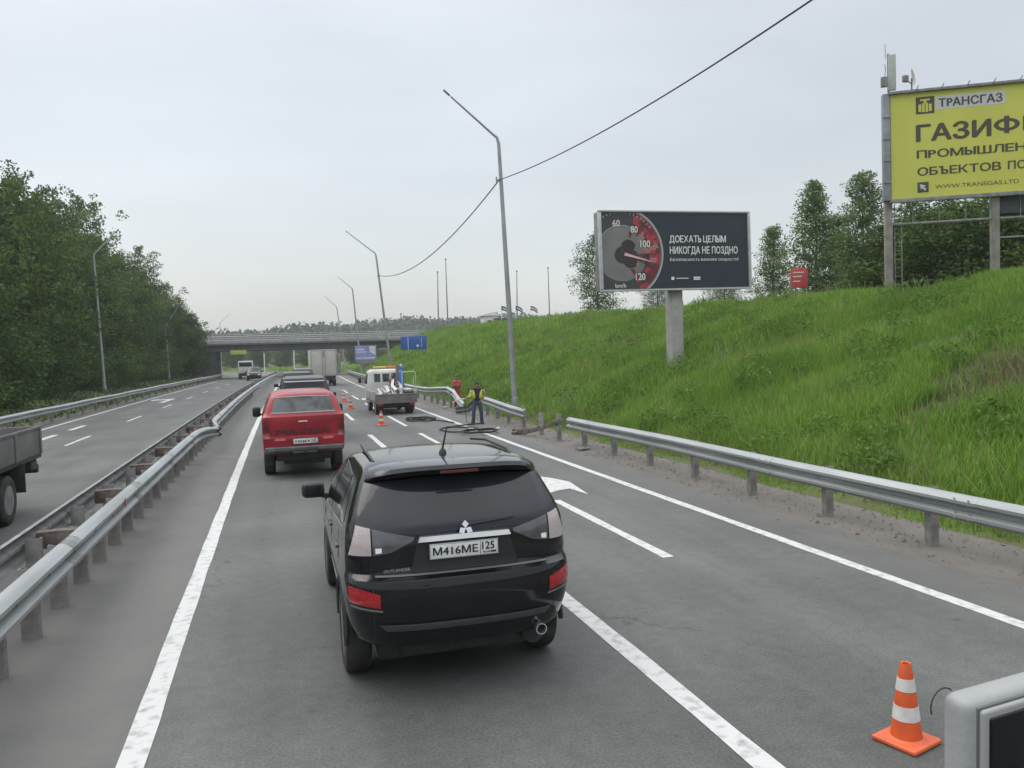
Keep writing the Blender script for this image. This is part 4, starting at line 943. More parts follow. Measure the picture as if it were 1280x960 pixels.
postc = mat('post_weathered', (.26, .25, .22), .8, c2=(.17, .15, .13), scale=2.5, bump=.2, bscale=10)
for dd in (-.06, 3.55, 7.2, 10.9):
    q = dirn*dd-nrm_*.22; zz = gz(A_.x+q.x, A_.y+q.y)-gzz
    b = MB(); b.box(q+Vector((0, 0, (zb-gzz+zz)/2-.2)), (.26, .26, zb-gzz-zz+.6), .015, ang); b.build('post', postc, t)
b = MB(); b.tube([dirn*0-nrm_*.22+Vector((0, 0, 6.95-gzz)), dirn*W_*.95-nrm_*.22+Vector((0, 0, 6.95-gzz))], .05, 8); b.tube([dirn*3.6-nrm_*.25+Vector((0, 0, 6.25-gzz)), dirn*W_*.95-nrm_*.25+Vector((0, 0, 6.25-gzz))], .035, 8)
for dd in np.arange(.8, 11.5, .9): b.tube([dirn*dd-nrm_*.22+Vector((0, 0, 6.95-gzz)), dirn*dd-nrm_*.22+Vector((0, 0, zb-gzz))], .02, 6)
b.build('walkway_rail', galvd, t)
b = MB(); b.box(dirn*(W_*.62)-nrm_*.6+Vector((0, 0, 7.45-gzz)), (W_*.62, .7, .66), .02, ang); b.build('walkway', mat('walkway_dark', (.06, .075, .085), .6, c2=(.045, .055, .06), scale=2), t)
# ladder on the first post
b = MB()
for dd in (.18, .42): b.tube([dirn*dd-nrm_*.3+Vector((0, 0, -.3)), dirn*dd-nrm_*.3+Vector((0, 0, zb-gzz-.1))], .02, 6)
for z_ in np.arange(.2, zb-gzz, .32): b.tube([dirn*.18-nrm_*.3+Vector((0, 0, z_)), dirn*.42-nrm_*.3+Vector((0, 0, z_))], .014, 6)
b.build('ladder', postm, t)
# lamp brackets on the top edge
b = MB()
for dd in np.arange(.9, 11.8, .85): b.tube([dirn*dd+Vector((0, 0, zt-gzz)), dirn*dd+nrm_*.35+Vector((0, 0, zt-gzz+.1))], .015, 6)
b.build('lamp_bracket', black, t)
# aerials on the corner of the board
base = A_+dirn*-.02-nrm_*.1
u = thing('cell_antenna', 'grey panel antenna with radio box on the corner of the yellow billboard', 'antenna', (base.x, base.y, zt))
b = MB(); b.tube([(0, 0, -.3), (0, 0, 1.5)], .035, 8); b.tube([(-.12, 0, 1.3), (-.12, 0, 1.85)], .012, 6); b.build('mast', galvd, u)
b = MB(); b.box((.08, -.1, .78), (.26, .16, 1.3), .03, ang); b.build('panel', mat('antenna_grey', (.42, .44, .43), .5, c2=(.36, .38, .37), scale=4), u)
b = MB(); b.box((-.26, -.08, .42), (.22, .16, .36), .02, ang); b.tube([(-.2, -.05, .6), (-.12, 0, .9), (-.14, 0, 1.1)], .015, 6); b.build('radio_box', galvd, u)
q = A_+dirn*.72; u = thing('dish_antenna', 'round pale dish antenna on the top edge of the yellow billboard', 'antenna', (q.x, q.y, zt))
b = MB(); b.lathe([(0, .06), (.16, .045), (.30, 0), (.31, -.01), (.16, .03), (0, .05)], 24, (0, 0, 0)); 
mtx = Matrix.Translation((.12, 0, .55)) @ Vector((.75, -.6, .15)).to_track_quat('Z', 'Y').to_matrix().to_4x4(); b.v = [tuple(mtx @ Vector(p_)) for p_ in b.v]; b.build('dish', mat('dish_pale', (.52, .54, .54), .5, c2=(.46, .48, .48), scale=4), u)
b = MB(); b.tube([(.05, 0, -.05), (.05, 0, .5)], .03, 8); b.box((-.25, -.02, .45), (.2, .14, .24), .03); b.tube([(-.2, 0, .4), (.05, 0, .3)], .02, 6); b.build('bracket', galvd, u)
# ------------------------------------------------------------------ vehicle bodies
class Shell:
    """car body as horizontal slices; keys rows: z, half width, rear y, front y, rear corner depth, front corner depth"""
    def __init__(s, keys, nr=2.6, nf=2.4, dz=.045):
        s.k = np.array(keys, float); s.nr, s.nf = nr, nf
        zs = [s.k[0, 0]]
        for a, b in zip(s.k[:-1], s.k[1:]):
            n = max(1, int(math.ceil((b[0]-a[0])/dz)))
            zs += list(np.linspace(a[0], b[0], n+1)[1:])
        s.zs = zs
    def at(s, z): return [float(np.interp(z, s.k[:, 0], s.k[:, i])) for i in range(1, 6)]
    def yr(s, x, z):
        w, y0, y1, lr, lf = s.at(z); q = min(.9999, abs(x)/w)
        return y0+lr*(1-(1-q**s.nr)**(1/s.nr))
    def xs(s, y, z):
        w, y0, y1, lr, lf = s.at(z)
        if y < y0+lr: return w*max(0, 1-max(0, 1-(y-y0)/lr)**s.nr)**(1/s.nr)
        if y > y1-lf: return w*max(0, 1-max(0, 1-(y1-y)/lf)**s.nf)**(1/s.nf)
        return w
    def outline(s, z):
        w, y0, y1, lr, lf = s.at(z); P = []
        for i in range(15):
            a = i/14*math.pi/2; P.append((w*math.sin(a)**(2/s.nr) if a else 0, y0+lr*(1-max(0, math.cos(a))**(2/s.nr))))
        for i in range(1, 22): P.append((w, y0+lr+(y1-lf-y0-lr)*i/21))
        for i in range(1, 15):
            a = (1-i/14)*math.pi/2; P.append((w*math.sin(a)**(2/s.nf) if i < 14 else 0, y1-lf*(1-max(0, math.cos(a))**(2/s.nf))))
        return P
    def build(s, mi=0, arches=(), shrink_top=True):
        m = MB(); rings = []
        for z in s.zs:
            P = s.outline(z); full = [(x, y, z) for x, y in P]+[(-x, y, z) for x, y in P[-2:0:-1]]; rings.append(full)
        n = len(rings[0]); vs = [p for r in rings for p in r]
        fs = [(i*n+j, i*n+(j+1) % n, (i+1)*n+(j+1) % n, (i+1)*n+j) for i in range(len(rings)-1) for j in range(n)]
        fs += [tuple(range(n-1, -1, -1)), tuple((len(rings)-1)*n+j for j in range(n))]
        m.add(vs, fs, mi, True); return m
    def rear(s, m, poly, off=.004, mi=0, thick=.02, sub=6):
        """patch on the tail: poly = (bottom polyline, top polyline) each list of (x,z)"""
        bot, top = poly; P = s._grid(bot, top, sub)
        rows = [[(x, s.yr(x, z)-off, z) for x, z in r] for r in P]; back = [[(x, y+thick+off, z) for x, y, z in r] for r in rows]; s._patch(m, rows, back, mi)
    def side(s, m, poly, sgn=-1, off=.004, mi=0, thick=.02, sub=5):
        bot, top = poly; P = s._grid(bot, top, sub)
        rows = [[(sgn*(s.xs(y, z)+off), y, z) for y, z in r] for r in P]; back = [[(x-sgn*(thick+off), y, z) for x, y, z in r] for r in rows]
        s._patch(m, rows, back, mi)
    def front(s, m, poly, off=.004, mi=0, thick=.02, sub=6):
        bot, top = poly; P = s._grid(bot, top, sub)
        def yf(x, z):
            w, y0, y1, lr, lf = s.at(z); q = min(.9999, abs(x)/w); return y1-lf*(1-(1-q**s.nf)**(1/s.nf))
        rows = [[(x, yf(x, z)+off, z) for x, z in r] for r in P]; back = [[(x, y-thick-off, z) for x, y, z in r] for r in rows]; s._patch(m, rows, back, mi)
    @staticmethod
    def _res(pl, n):
        pl = np.array(pl, float); d = np.r_[0, np.cumsum(np.linalg.norm(np.diff(pl, axis=0), axis=1))]; t = np.linspace(0, d[-1], n)
        return np.stack([np.interp(t, d, pl[:, 0]), np.interp(t, d, pl[:, 1])], 1)
    def _grid(s, bot, top, sub):
        n = max(8, int(np.linalg.norm(np.diff(np.array(bot, float), axis=0), axis=1).sum()/.05)); a, b = s._res(bot, n), s._res(top, n)
        return [a*(1-i/sub)+b*(i/sub) for i in range(sub+1)]
    @staticmethod
    def _patch(m, rows, back, mi):
        R_, C_ = len(rows), len(rows[0]); vs = [p for r in rows for p in r]
        fs = [(i*C_+j, i*C_+j+1, (i+1)*C_+j+1, (i+1)*C_+j) for i in range(R_-1) for j in range(C_-1)]
        m.add(vs, fs, mi, True)
        rim = [(0, j) for j in range(C_)]+[(i, C_-1) for i in range(1, R_)]+[(R_-1, j) for j in range(C_-2, -1, -1)]+[(i, 0) for i in range(R_-2, 0, -1)]
        q = [rows[i][j] for i, j in rim]+[back[i][j] for i, j in rim]; k = len(rim)
        m.add(q, [(j, (j+1) % k, k+(j+1) % k, k+j) for j in range(k)], mi, False)
def cut(o, cyls):
    """open the wheel arches in a closed body with cylinders along x (exact boolean), result kept as plain mesh"""
    tmp = []
    for (x0, x1, y, z, r) in cyls:
        m = MB(); m.lathe([(r, x0), (r, x1)], 40, (0, y, z), 'X'); m.v = [tuple(p) for p in m.v]
        c = m.build('arch_cutter', black); c.parent = o.parent
        bm = bmesh.new(); bm.from_mesh(c.data); bmesh.ops.recalc_face_normals(bm, faces=bm.faces); bm.to_mesh(c.data); bm.free(); tmp.append(c)
    bm = bmesh.new(); bm.from_mesh(o.data); bmesh.ops.recalc_face_normals(bm, faces=bm.faces); bm.to_mesh(o.data); bm.free()
    for c in tmp:
        md = o.modifiers.new('arch', 'BOOLEAN'); md.operation = 'DIFFERENCE'; md.solver = 'EXACT'; md.object = c
    dg = bpy.context.evaluated_depsgraph_get(); me = bpy.data.meshes.new_from_object(o.evaluated_get(dg), depsgraph=dg)
    o.modifiers.clear(); o.data = me; me.name = 'body'
    for c in tmp: bpy.data.objects.remove(c)
    try: me.set_sharp_from_angle(angle=R(32))
    except Exception: pass
def wheel(par, x, y, r, wd, sgn, rim=rimm, spokes=5, rr=.66):
    """tyre with tread shoulders; rim with spokes as sub-part. x = outer face"""
    m = MB(); xo, xi = x, x-sgn*wd
    pr = [(r*.62, xi+sgn*.02), (r*.80, xi), (r*.95, xi+sgn*.012), (r, xi+sgn*.035), (r, (xi+xo)/2), (r, xo-sgn*.035), (r*.95, xo-sgn*.012), (r*.80, xo), (r*rr, xo-sgn*.012), (r*.62, xo-sgn*.04)]
    m.lathe(pr, 36, (0, y, r), 'X'); o = m.build('wheel', tyrem, par)
    m = MB(); f = xo-sgn*.03
    m.lathe([(r*rr, xo-sgn*.012), (r*rr*.93, xo-sgn*.02), (r*rr*.90, f-sgn*.05), (r*.12, f-sgn*.06)], 30, (0, y, r), 'X')
    m.lathe([(0, f+sgn*.004), (r*.13, f), (r*.16, f-sgn*.03)], 16, (0, y, r), 'X')
    for i in range(spokes):
        a = 2*math.pi*i/spokes; mt = Matrix.Translation((f-sgn*.01, y, r)) @ Matrix.Rotation(a, 4, 'X')
        m.box((0, 0, 0), (.025, r*.13, r*rr*.82), .008, mt @ Matrix.Translation((0, 0, r*rr*.5)))
    m.build('rim', rim, o); return o
def plate(par, x, y, z, text, reg, w_=.52, h=.112, tilt=0):
    fr = (Vector((x-w_/2, y, z-h/2)), Vector((1, 0, 0)), Vector((0, 0, 1)), Vector((0, -1, 0)))
    b = MB(); b.box((x, y+.004, z), (w_, .008, h), .004); b.box((x, y+.01, z-.0), (w_+.02, .008, h+.02), .004, mi=1); o = b.build('number_plate', [platew, black], par)
    b = MB(); k = w_/.52
    b.text(text, (.022*k, .028, .365*k, h-.026), fr, .0022, .02); b.text(reg, (.395*k, .042, .490*k, h-.014), fr, .0022, .02); b.text('RUS', (.40*k, .016, .455*k, .031), fr, .0022, .01)
    for q in ([(.38*k, .008), (.3835*k, .008), (.3835*k, h-.008), (.38*k, h-.008)], [(.006, .004), (w_-.006, .004), (w_-.006, .0065), (.006, .0065)], [(.006, h-.0065), (w_-.006, h-.0065), (w_-.006, h-.004), (.006, h-.004)], [(.003, .006), (.0055, .006), (.0055, h-.006), (.003, h-.006)], [(w_-.0055, .006), (w_-.003, .006), (w_-.003, h-.006), (w_-.0055, h-.006)]): b.flat(q, fr, .0022)
    for u in (.46, .474): b.flat([(u*k, .016), ((u+.03)*k, .016), ((u+.03)*k, .030), (u*k, .030)], fr, .002)
    b.build('lettering', ink, o)
def mirror_(par, x, y, z, sgn, paint, w_=.24, h=.17):
    b = MB(); b.box((x+sgn*.10, y+.03, z), (w_, .16, h), .075, seg=5); b.box((x-sgn*.03, y+.03, z-.07), (.10, .06, .05), .015); o = b.build('mirror', paint, par)
    b = MB(); b.box((x+sgn*.10, y-.047, z), (w_*.72, .008, h*.66), .0035); b.build('mirror_glass', glassd, o)

# ---- black SUV, nearest car
suv = thing('parked_suv', 'black suv directly ahead with chrome tailgate bar, roof spoiler and short roof aerial', 'car', (1.33, 5.80, 0), R(-.6))
SH_ = Shell([(.40, .76, .16, 4.50, .50, .8), (.42, .81, .10, 4.56, .52, .8), (.46, .84, .06, 4.59, .52, .8), (.56, .868, .030, 4.62, .50, .8), (.585, .872, .018, 4.62, .50, .8), (.60, .875, .012, 4.62, .50, .8), (.66, .885, .0, 4.62, .48, .8), (.80, .90, -.008, 4.60, .46, .8), (.905, .90, .004, 4.56, .45, .85), (.94, .895, .020, 4.5, .44, .9), (.955, .893, .055, 4.45, .42, .9), (.975, .892, .088, 4.4, .40, .9),
             (1.0, .892, .096, 4.2, .38, .9), (1.06, .89, .10, 3.8, .36, .9), (1.12, .885, .105, 3.42, .34, .8), (1.2, .88, .112, 3.22, .33, .7), (1.28, .868, .125, 3.08, .33, .6), (1.34, .85, .148, 2.98, .33, .55), (1.40, .83, .185, 2.88, .33, .5),
             (1.50, .79, .26, 2.70, .33, .5), (1.60, .745, .34, 2.5, .33, .5), (1.66, .71, .395, 2.36, .33, .55), (1.70, .68, .45, 2.2, .36, .6), (1.725, .64, .54, 2.0, .4, .6), (1.742, .56, .72, 1.8, .45, .5), (1.75, .42, 1.0, 1.6, .3, .3)], nr=3.0)
b = SH_.build(); bodyo = b.build('body', [suvp, black], suv)
WR = .355; yA, yB = .92, 3.60
cut(bodyo, [(-1.3, -.50, yA, WR, .415), (.50, 1.3, yA, WR, .415), (-1.3, -.50, yB, WR, .41), (.50, 1.3, yB, WR, .41)])
for sg in (-1, 1):
    for y in (yA, yB): wheel(suv, sg*.895, y, WR, .22, sg, spokes=7)
b = MB(); b.box((0, 2.2, .30), (1.3, 3.6, .14), .03); b.box((0, .55, .38), (1.0, .6, .2), .05); b.tube([(.55, .2, .38), (.55, 1.4, .36)], .09, 10); b.build('underbody', black, suv)
b = MB(); SH_.rear(b, ([(-.80, 1.335), (-.60, 1.275), (-.36, 1.262), (.36, 1.262), (.60, 1.275), (.80, 1.335)], [(-.635, 1.625), (-.3, 1.645), (.3, 1.645), (.635, 1.625)]), .006, sub=10); b.build('rear_window', mat('rear_glass', (.017, .019, .024), .06, spec=.4, c2=(.022, .025, .031), scale=1.5), suv)
handm = mat('smoked_chrome', (.12, .12, .12), .3, .6)
# side glass: rear quarter, rear door, front door on both sides
for sg in (-1, 1):
    for bot, top, nm in (([(.62, 1.30), (1.02, 1.25)], [(.86, 1.56), (1.02, 1.60)], 'quarter_window'), ([(1.06, 1.25), (1.86, 1.20)], [(1.06, 1.605), (1.82, 1.645)], 'side_window'), ([(1.92, 1.195), (2.93, 1.14)], [(1.88, 1.645), (2.36, 1.615)], 'side_window')):
        b = MB(); SH_.side(b, (bot, top), sg, .005); b.build(nm, glassd, suv)
    b = MB(); SH_.side(b, ([(.60, 1.265), (1.9, 1.165), (2.95, 1.105)], [(.60, 1.28), (1.9, 1.18), (2.95, 1.12)]), sg, .008); b.build('window_trim', chrome, suv)
    b = MB()
    for y0_ in (1.0, 1.95, 3.05): SH_.side(b, ([(y0_-.02, .48), (y0_-.012, .48)], [(y0_+.03, 1.16), (y0_+.038, 1.16)]), sg, .0015, thick=.008)
    b.build('door_gap', black, suv)
    for y0_ in (1.1, 2.05): b = MB(); b.box((sg*(.897), y0_+.08, 1.0), (.03, .18, .028), .01); b.build('door_handle', handm, suv)
    b = MB(); SH_.side(b, ([(1.38, .40), (3.1, .38)], [(1.38, .47), (3.1, .45)]), sg, .022, thick=.03); b.build('sill_trim', mat('sill_silver_' + str(sg > 0), (.25, .26, .25), .4, .3), suv)
    b = MB()
    for a in range(0, 176, 10):
        a0, a1 = R(a), R(a+10.5); r_ = .43
        for q in ((a0, a1),): b.tube([(sg*.885, yA-r_*math.cos(q[0]), WR+r_*math.sin(q[0])), (sg*.885, yA-r_*math.cos(q[1]), WR+r_*math.sin(q[1]))], .022, 6, cap=False)
    b.build('arch_trim', black, suv)
    b = MB(); b.tube([(sg*.585, .85, 1.725), (sg*.60, 1.0, 1.752), (sg*.595, 1.75, 1.762), (sg*.56, 2.25, 1.725)], .013, 8); b.build('roof_rail', black, suv)
    mirror_(suv, sg*.92, 3.02, 1.19, sg, black)
# tail lamps: LED column and smoked inner lamp
    b = MB(); SH_.rear(b, ([(sg*.862, 1.115), (sg*.70, 1.118)], [(sg*.80, 1.335), (sg*.70, 1.315)]), .010); b.build('tail_lamp', clearlens, suv)
    b = MB(); SH_.rear(b, ([(sg*.688, 1.118), (sg*.56, 1.135), (sg*.39, 1.215)], [(sg*.688, 1.312), (sg*.55, 1.278), (sg*.385, 1.24)]), .010); o = b.build('reversing_lamp', smokelens, suv)
    b = MB(); SH_.rear(b, ([(sg*.67, 1.132), (sg*.625, 1.138)], [(sg*.67, 1.172), (sg*.625, 1.172)]), .0125); b.build('bulb_reflector', mat('lamp_white_' + str(sg > 0), (.8, .8, .8), .2), o)
    b = MB(); SH_.rear(b, ([(sg*.868, .775), (sg*.80, .765), (sg*.655, .745)], [(sg*.875, .895), (sg*.80, .885), (sg*.655, .845)]), .006); b.build('reflector', redlens, suv)
    b = MB(); SH_.rear(b, ([(sg*.86, .738), (sg*.64, .716)], [(sg*.86, .752), (sg*.64, .728)]), .008); b.build('reflector_trim', mat('trim_grey_' + str(sg > 0), (.22, .22, .22), .4, .5), suv)
# spoiler lip over the window
b = MB(); rows = []
for i in range(25):
    x = -.70+1.40*i/24; q = abs(x)/.70; e_ = .11*q**5
    yb = SH_.yr(x*.9, 1.68); rows.append([(x, yb-.08+.02*q*q+e_, 1.668-.085*q**4), (x, yb-.18+.05*q*q+e_, 1.69-.085*q**4), (x, yb-.21+.05*q*q+e_, 1.722-.08*q**4), (x*.985, yb-.19+.05*q*q+e_, 1.752-.075*q**4), (x*.95, yb-.05+e_*.5, 1.765-.06*q**4), (x*.9, yb+.20, 1.755-.045*q**4)])
n = 6; b.add([p for r in rows for p in r], [(i*n+j, i*n+j+1, (i+1)*n+j+1, (i+1)*n+j) for i in range(24) for j in range(n-1)]+[tuple(range(n)), tuple(24*n+j for j in range(n))], 0, True); sp_o = b.build('spoiler', suvp, suv)
b = MB(); b.box((0, SH_.yr(0, 1.68)-.212, 1.70), (.30, .012, .022), .004); b.build('brake_light', mat('brake_strip', (.09, .02, .02), .3), sp_o)
# tailgate details
b = MB(); SH_.rear(b, ([(-.36, 1.205), (0, 1.207), (.36, 1.205)], [(-.345, 1.243), (0, 1.246), (.345, 1.243)]), .045, thick=.04); b.build('chrome_bar', chrome, suv)
b = MB(); SH_.rear(b, ([(-.42, .985), (.42, .985)], [(-.36, 1.19), (.36, 1.19)]), .003); b.build('plate_recess', mat('recess_black', (.012, .012, .014), .35, c2=(.016, .016, .018), scale=4), suv)
plate(suv, -.01, .075, 1.125, 'М416МЕ', '125', .53, .116)
b = MB(); frr = (Vector((0, .066, 1.287)), Vector((1, 0, 0)), Vector((0, .25, .97)), Vector((0, -1, .1)))
for a in (90, 210, 330):
    d0 = (math.cos(R(a)), math.sin(R(a))); p0_ = (-d0[1], d0[0]); L0, wd = .060, .026
    b.prism([(d0[0]*-.001, d0[1]*-.001), (d0[0]*L0*.52+p0_[0]*wd, d0[1]*L0*.52+p0_[1]*wd), (d0[0]*L0, d0[1]*L0), (d0[0]*L0*.52-p0_[0]*wd, d0[1]*L0*.52-p0_[1]*wd)], frr, 0.0, .012)
b.build('three_diamond_emblem', chrome, suv)
b = MB(); b.text('OUTLANDER', (-.62, .995, -.42, 1.017), (Vector((0, SH_.yr(.52, 1.0)-.008, 0)), Vector((1, 0, 0)), Vector((0, 0, 1)), Vector((0, -1, 0))), .004, .02); b.build('badge', chrome, suv)
b = MB(); SH_.rear(b, ([(-.68, .962), (.66, .962)], [(-.68, .972), (.66, .972)]), .006); b.build('tailgate_gap', mat('gap_grey', (.10, .105, .11), .35), suv)
for x in (-.70, .70): b = MB(); SH_.rear(b, ([(x-.004, .52), (x+.004, .52)], [(x-.004, .94), (x+.004, .94)]), .0015, thick=.01); b.build('bumper_gap', black, suv)
b = MB(); SH_.rear(b, ([(-.62, .565), (.62, .565)], [(-.66, .612), (.66, .612)]), .022, thick=.03); b.build('bumper_trim', mat('bumper_step', (.045, .047, .05), .4, c2=(.06, .062, .065), scale=6), suv)
b = MB(); b.tube([(.02, .10, 1.298), (.06, .085, 1.31), (.40, .11, 1.335)], [.014, .011, .006], 8); b.box((0, .10, 1.29), (.07, .05, .035), .012); b.build('wiper', black, suv)
b = MB(); b.lathe([(.0, 0), (.035, .0), (.03, .03), (.012, .05), (.008, .06)], 12, (0.02, .98, 1.742)); b.tube([(.02, .98, 1.79), (.04, .86, 1.99)], [.009, .005], 8); b.build('roof_aerial', black, suv)
b = MB(); b.lathe([(.036, -.02), (.045, -.02), (.045, .16), (.036, .16), (.036, -.02)], 20, (.58, .085, .44), 'Y', caps=False); b.build('exhaust_tip', chrome, suv)
b = MB(); b.lathe([(0, .02), (.037, .02)], 16, (.58, .085, .44), 'Y'); b.build('exhaust_hole', ink, suv)

for x in (-.705, .705): b = MB(); SH_.rear(b, ([(x-.003, .978), (x+.003, .978)], [(x-.003, 1.088), (x+.003, 1.088)]), .0015, thick=.01); b.build('tailgate_gap', ink, suv)

# ---- red pickup with canopy
pk = thing('red_pickup', 'red pickup truck with a matching canopy and dark letters across its tailgate', 'car', (.56, 17.95, 0), R(.4))
PS = Shell([(.55, .82, .12, 5.0, .2, .7), (.60, .85, .05, 5.02, .2, .7), (.64, .865, .03, 5.03, .2, .7), (.90, .875, .015, 5.03, .19, .7), (.93, .878, .025, 5.02, .18, .7), (.95, .88, .062, 5.02, .17, .7), (1.0, .88, .065, 5.0, .17, .75), (1.15, .88, .058, 4.85, .17, .8), (1.2, .88, .058, 4.3, .17, .8), (1.26, .88, .058, 3.85, .17, .7), (1.36, .875, .064, 3.65, .17, .6), (1.385, .862, .085, 3.6, .2, .6), (1.42, .845, .11, 3.55, .22, .6),
            (1.6, .785, .19, 3.2, .26, .55), (1.76, .72, .265, 2.85, .3, .5), (1.82, .685, .31, 2.72, .3, .5), (1.86, .62, .40, 2.5, .3, .5), (1.885, .50, .58, 2.4, .3, .4), (1.895, .35, .8, 2.2, .25, .3)], nr=3.4)
b = PS.build(); o = b.build('body', [redp], pk); wr = .37
cut(o, [(-1.3, -.52, 1.15, wr, .45), (.52, 1.3, 1.15, wr, .45), (-1.3, -.52, 4.15, wr, .45), (.52, 1.3, 4.15, wr, .45)])
for sg in (-1, 1):
    for y in (1.15, 4.15): wheel(pk, sg*.87, y, wr, .25, sg)
    b = MB(); PS.rear(b, ([(sg*.872, .90), (sg*.73, .90)], [(sg*.872, 1.30), (sg*.73, 1.30)]), .012); lo_ = b.build('tail_lamp', mat('pickup_lamp_' + str(sg > 0), (.22, .012, .018), .15, c2=(.12, .008, .01), scale=14, coat=.8), pk)
    b = MB(); PS.rear(b, ([(sg*.86, 1.06), (sg*.745, 1.06)], [(sg*.86, 1.15), (sg*.745, 1.15)]), .0145); b.build('indicator', mat('lamp_dim_' + str(sg > 0), (.07, .02, .02), .2), lo_)
    b = MB(); PS.side(b, ([(.35, 1.44), (1.75, 1.44)], [(.52, 1.76), (1.75, 1.78)]), sg, .005); b.build('canopy_window', glassd, pk)
    b = MB(); PS.side(b, ([(1.95, 1.38), (3.45, 1.36)], [(1.95, 1.80), (2.75, 1.79)]), sg, .005); b.build('side_window', glassd, pk)
    mirror_(pk, sg*.93, 3.45, 1.29, sg, black, .20, .26)
    b = MB(); PS.rear(b, ([(sg*.62, .845), (sg*.40, .845)], [(sg*.62, .895), (sg*.40, .895)]), .01); b.build('reflector', mat('reflector_pink_' + str(sg > 0), (.62, .16, .17), .2), pk)
    b = MB(); b.box((sg*.76, .55, .42), (.16, .02, .34), .01); b.build('mud_flap', black, pk)
b = MB(); PS.rear(b, ([(-.67, 1.45), (.67, 1.45)], [(-.59, 1.765), (0, 1.785), (.59, 1.765)]), .006, sub=8); rw = b.build('rear_window', glassg, pk)
b = MB(); 
PS.rear(b, ([(-.69, 1.435), (.69, 1.435)], [(-.67, 1.455), (.67, 1.455)]), .010); PS.rear(b, ([(-.585, 1.772), (0, 1.787), (.585, 1.772)], [(-.58, 1.785), (0, 1.80), (.58, 1.785)]), .010)
b.build('window_trim', mat('trim_pale', (.32, .33, .33), .4), rw)
b = MB(); PS.rear(b, ([(-.70, .965), (.70, .965)], [(-.70, 1.345), (.70, 1.345)]), .006, sub=5); b.build('tailgate', redp, pk)
b = MB(); b.text('MAZDA', (-.60, .975, .58, 1.09), (Vector((0, .046, 0)), Vector((1, 0, 0)), Vector((0, 0, 1)), Vector((0, -1, 0))), .004, .03); b.build('tailgate_lettering', mat('letter_dark', (.06, .014, .02), .4), pk)
b = MB(); b.box((-.02, .045, 1.245), (.20, .03, .035), .01); b.build('tailgate_handle', chrome, pk)
plate(pk, .02, -.002, .82, 'Х556ЕК', '125', .52, .112)
b = MB(); b.box((0, .02, .655), (1.66, .15, .13), .05, seg=4); b.box((-.55, -.03, .64), (.5, .08, .06), .025); b.box((.55, -.03, .64), (.5, .08, .06), .025); b.build('bumper', mat('bumper_grey', (.06, .065, .07), .35, .4, c2=(.10, .105, .11), scale=6), pk)
b = MB(); b.tube([(-.25, -.06, .58), (.25, -.06, .58)], .03, 8); b.tube([(0, -.12, .58), (0, .3, .58)], .03, 8); b.lathe([(0, 0), (.035, .01), (.03, .05), (0, .06)], 10, (0, -.13, .59)); b.build('tow_bar', black, pk)
b = MB(); b.box((0, 2.5, .47), (1.2, 4.4, .2), .04); b.box((0, .75, .42), (.9, .5, .3), .05); b.tube([(-.8, 1.15, .37), (.8, 1.15, .37)], .08, 10); b.build('chassis', black, pk)

# ---- generic tall wagon used for cars farther up the queue
def wagon(name, label, loc, rz, paint, h, hw, L_, win=True, face=False):
    t = thing(name, label, 'car', loc, rz); k = h/1.75
    S = Shell([(.34, hw*.88, .12, L_-.1, .2, .5), (.45, hw*.95, .03, L_, .2, .5), (.62*k, hw, .0, L_, .18, .5), (.80*k, hw, .03, L_-.02, .16, .5), (.95*k, hw, .05, L_-.15, .15, .55), (1.02*k, hw*.99, .06, L_-.9, .15, .5), (1.1*k, hw*.985, .07, L_-1.15, .15, .45), (1.2*k, hw*.96, .10, L_-1.35, .16, .4), (1.6*k, hw*.80, .25, L_-1.95, .18, .4), (1.70*k, hw*.75, .3, L_-2.1, .2, .4), (1.745*k, hw*.66, .45, L_-2.3, .22, .4), (1.75*k, hw*.5, .7, L_-2.5, .2, .3)], nr=3.4)
    o = S.build().build('body', paint, t); r = .36
    cut(o, [(-1.3, -hw*.58, .95, r, .43), (hw*.58, 1.3, .95, r, .43), (-1.3, -hw*.58, L_-.95, r, .43), (hw*.58, 1.3, L_-.95, r, .43)])
    for sg in (-1, 1):
        for y in (.95, L_-.95): wheel(t, sg*hw*.99, y, r, .22, sg)
        b = MB(); S.side(b, ([(.45, 1.16*k), (L_-1.45, 1.15*k)], [(.6, 1.6*k), (L_-2.15, 1.6*k)]), sg, .006); b.build('side_window', glassd, t)
        b = MB(); S.rear(b, ([(sg*hw*.98, .9*k), (sg*hw*.74, .9*k)], [(sg*hw*.95, 1.12*k), (sg*hw*.74, 1.12*k)]), .01); b.build('tail_lamp', redlens, t)
        b = MB(); S.front(b, ([(sg*hw*.92, .72*k), (sg*hw*.55, .70*k)], [(sg*hw*.9, .86*k), (sg*hw*.55, .83*k)]), .01); b.build('headlight', conew, t)
        mirror_(t, sg*(hw+.03), L_-1.6, 1.16*k, sg, paint if not face else black)
    b = MB(); S.rear(b, ([(-hw*.80, 1.17*k), (hw*.80, 1.17*k)], [(-hw*.66, 1.60*k), (hw*.66, 1.60*k)]), .006, sub=8); b.build('rear_window', mat('wagon_glass', (.06, .065, .08), .12, c2=(.04, .045, .055), scale=2), t)
    b = MB(); S.front(b, ([(-hw*.85, 1.12*k), (hw*.85, 1.12*k)], [(-hw*.7, 1.6*k), (hw*.7, 1.6*k)]), .006, sub=8); b.build('windscreen', glassd, t)
    plate(t, 0, -.012, .68*k, 'О218КН', '125') if False else None
    b = MB(); b.box((0, L_/2, .33), (hw*1.4, L_*.8, .12), .03); b.build('underbody', black, t)
    return t, S
c_ = float(cv(27))
nv_, NS = wagon('dark_suv', 'tall dark blue suv with a silver edged rear window ahead of the red pickup', (.86, 25.3, 0), R(-.5), navyp, 2.06, .86, 4.5)
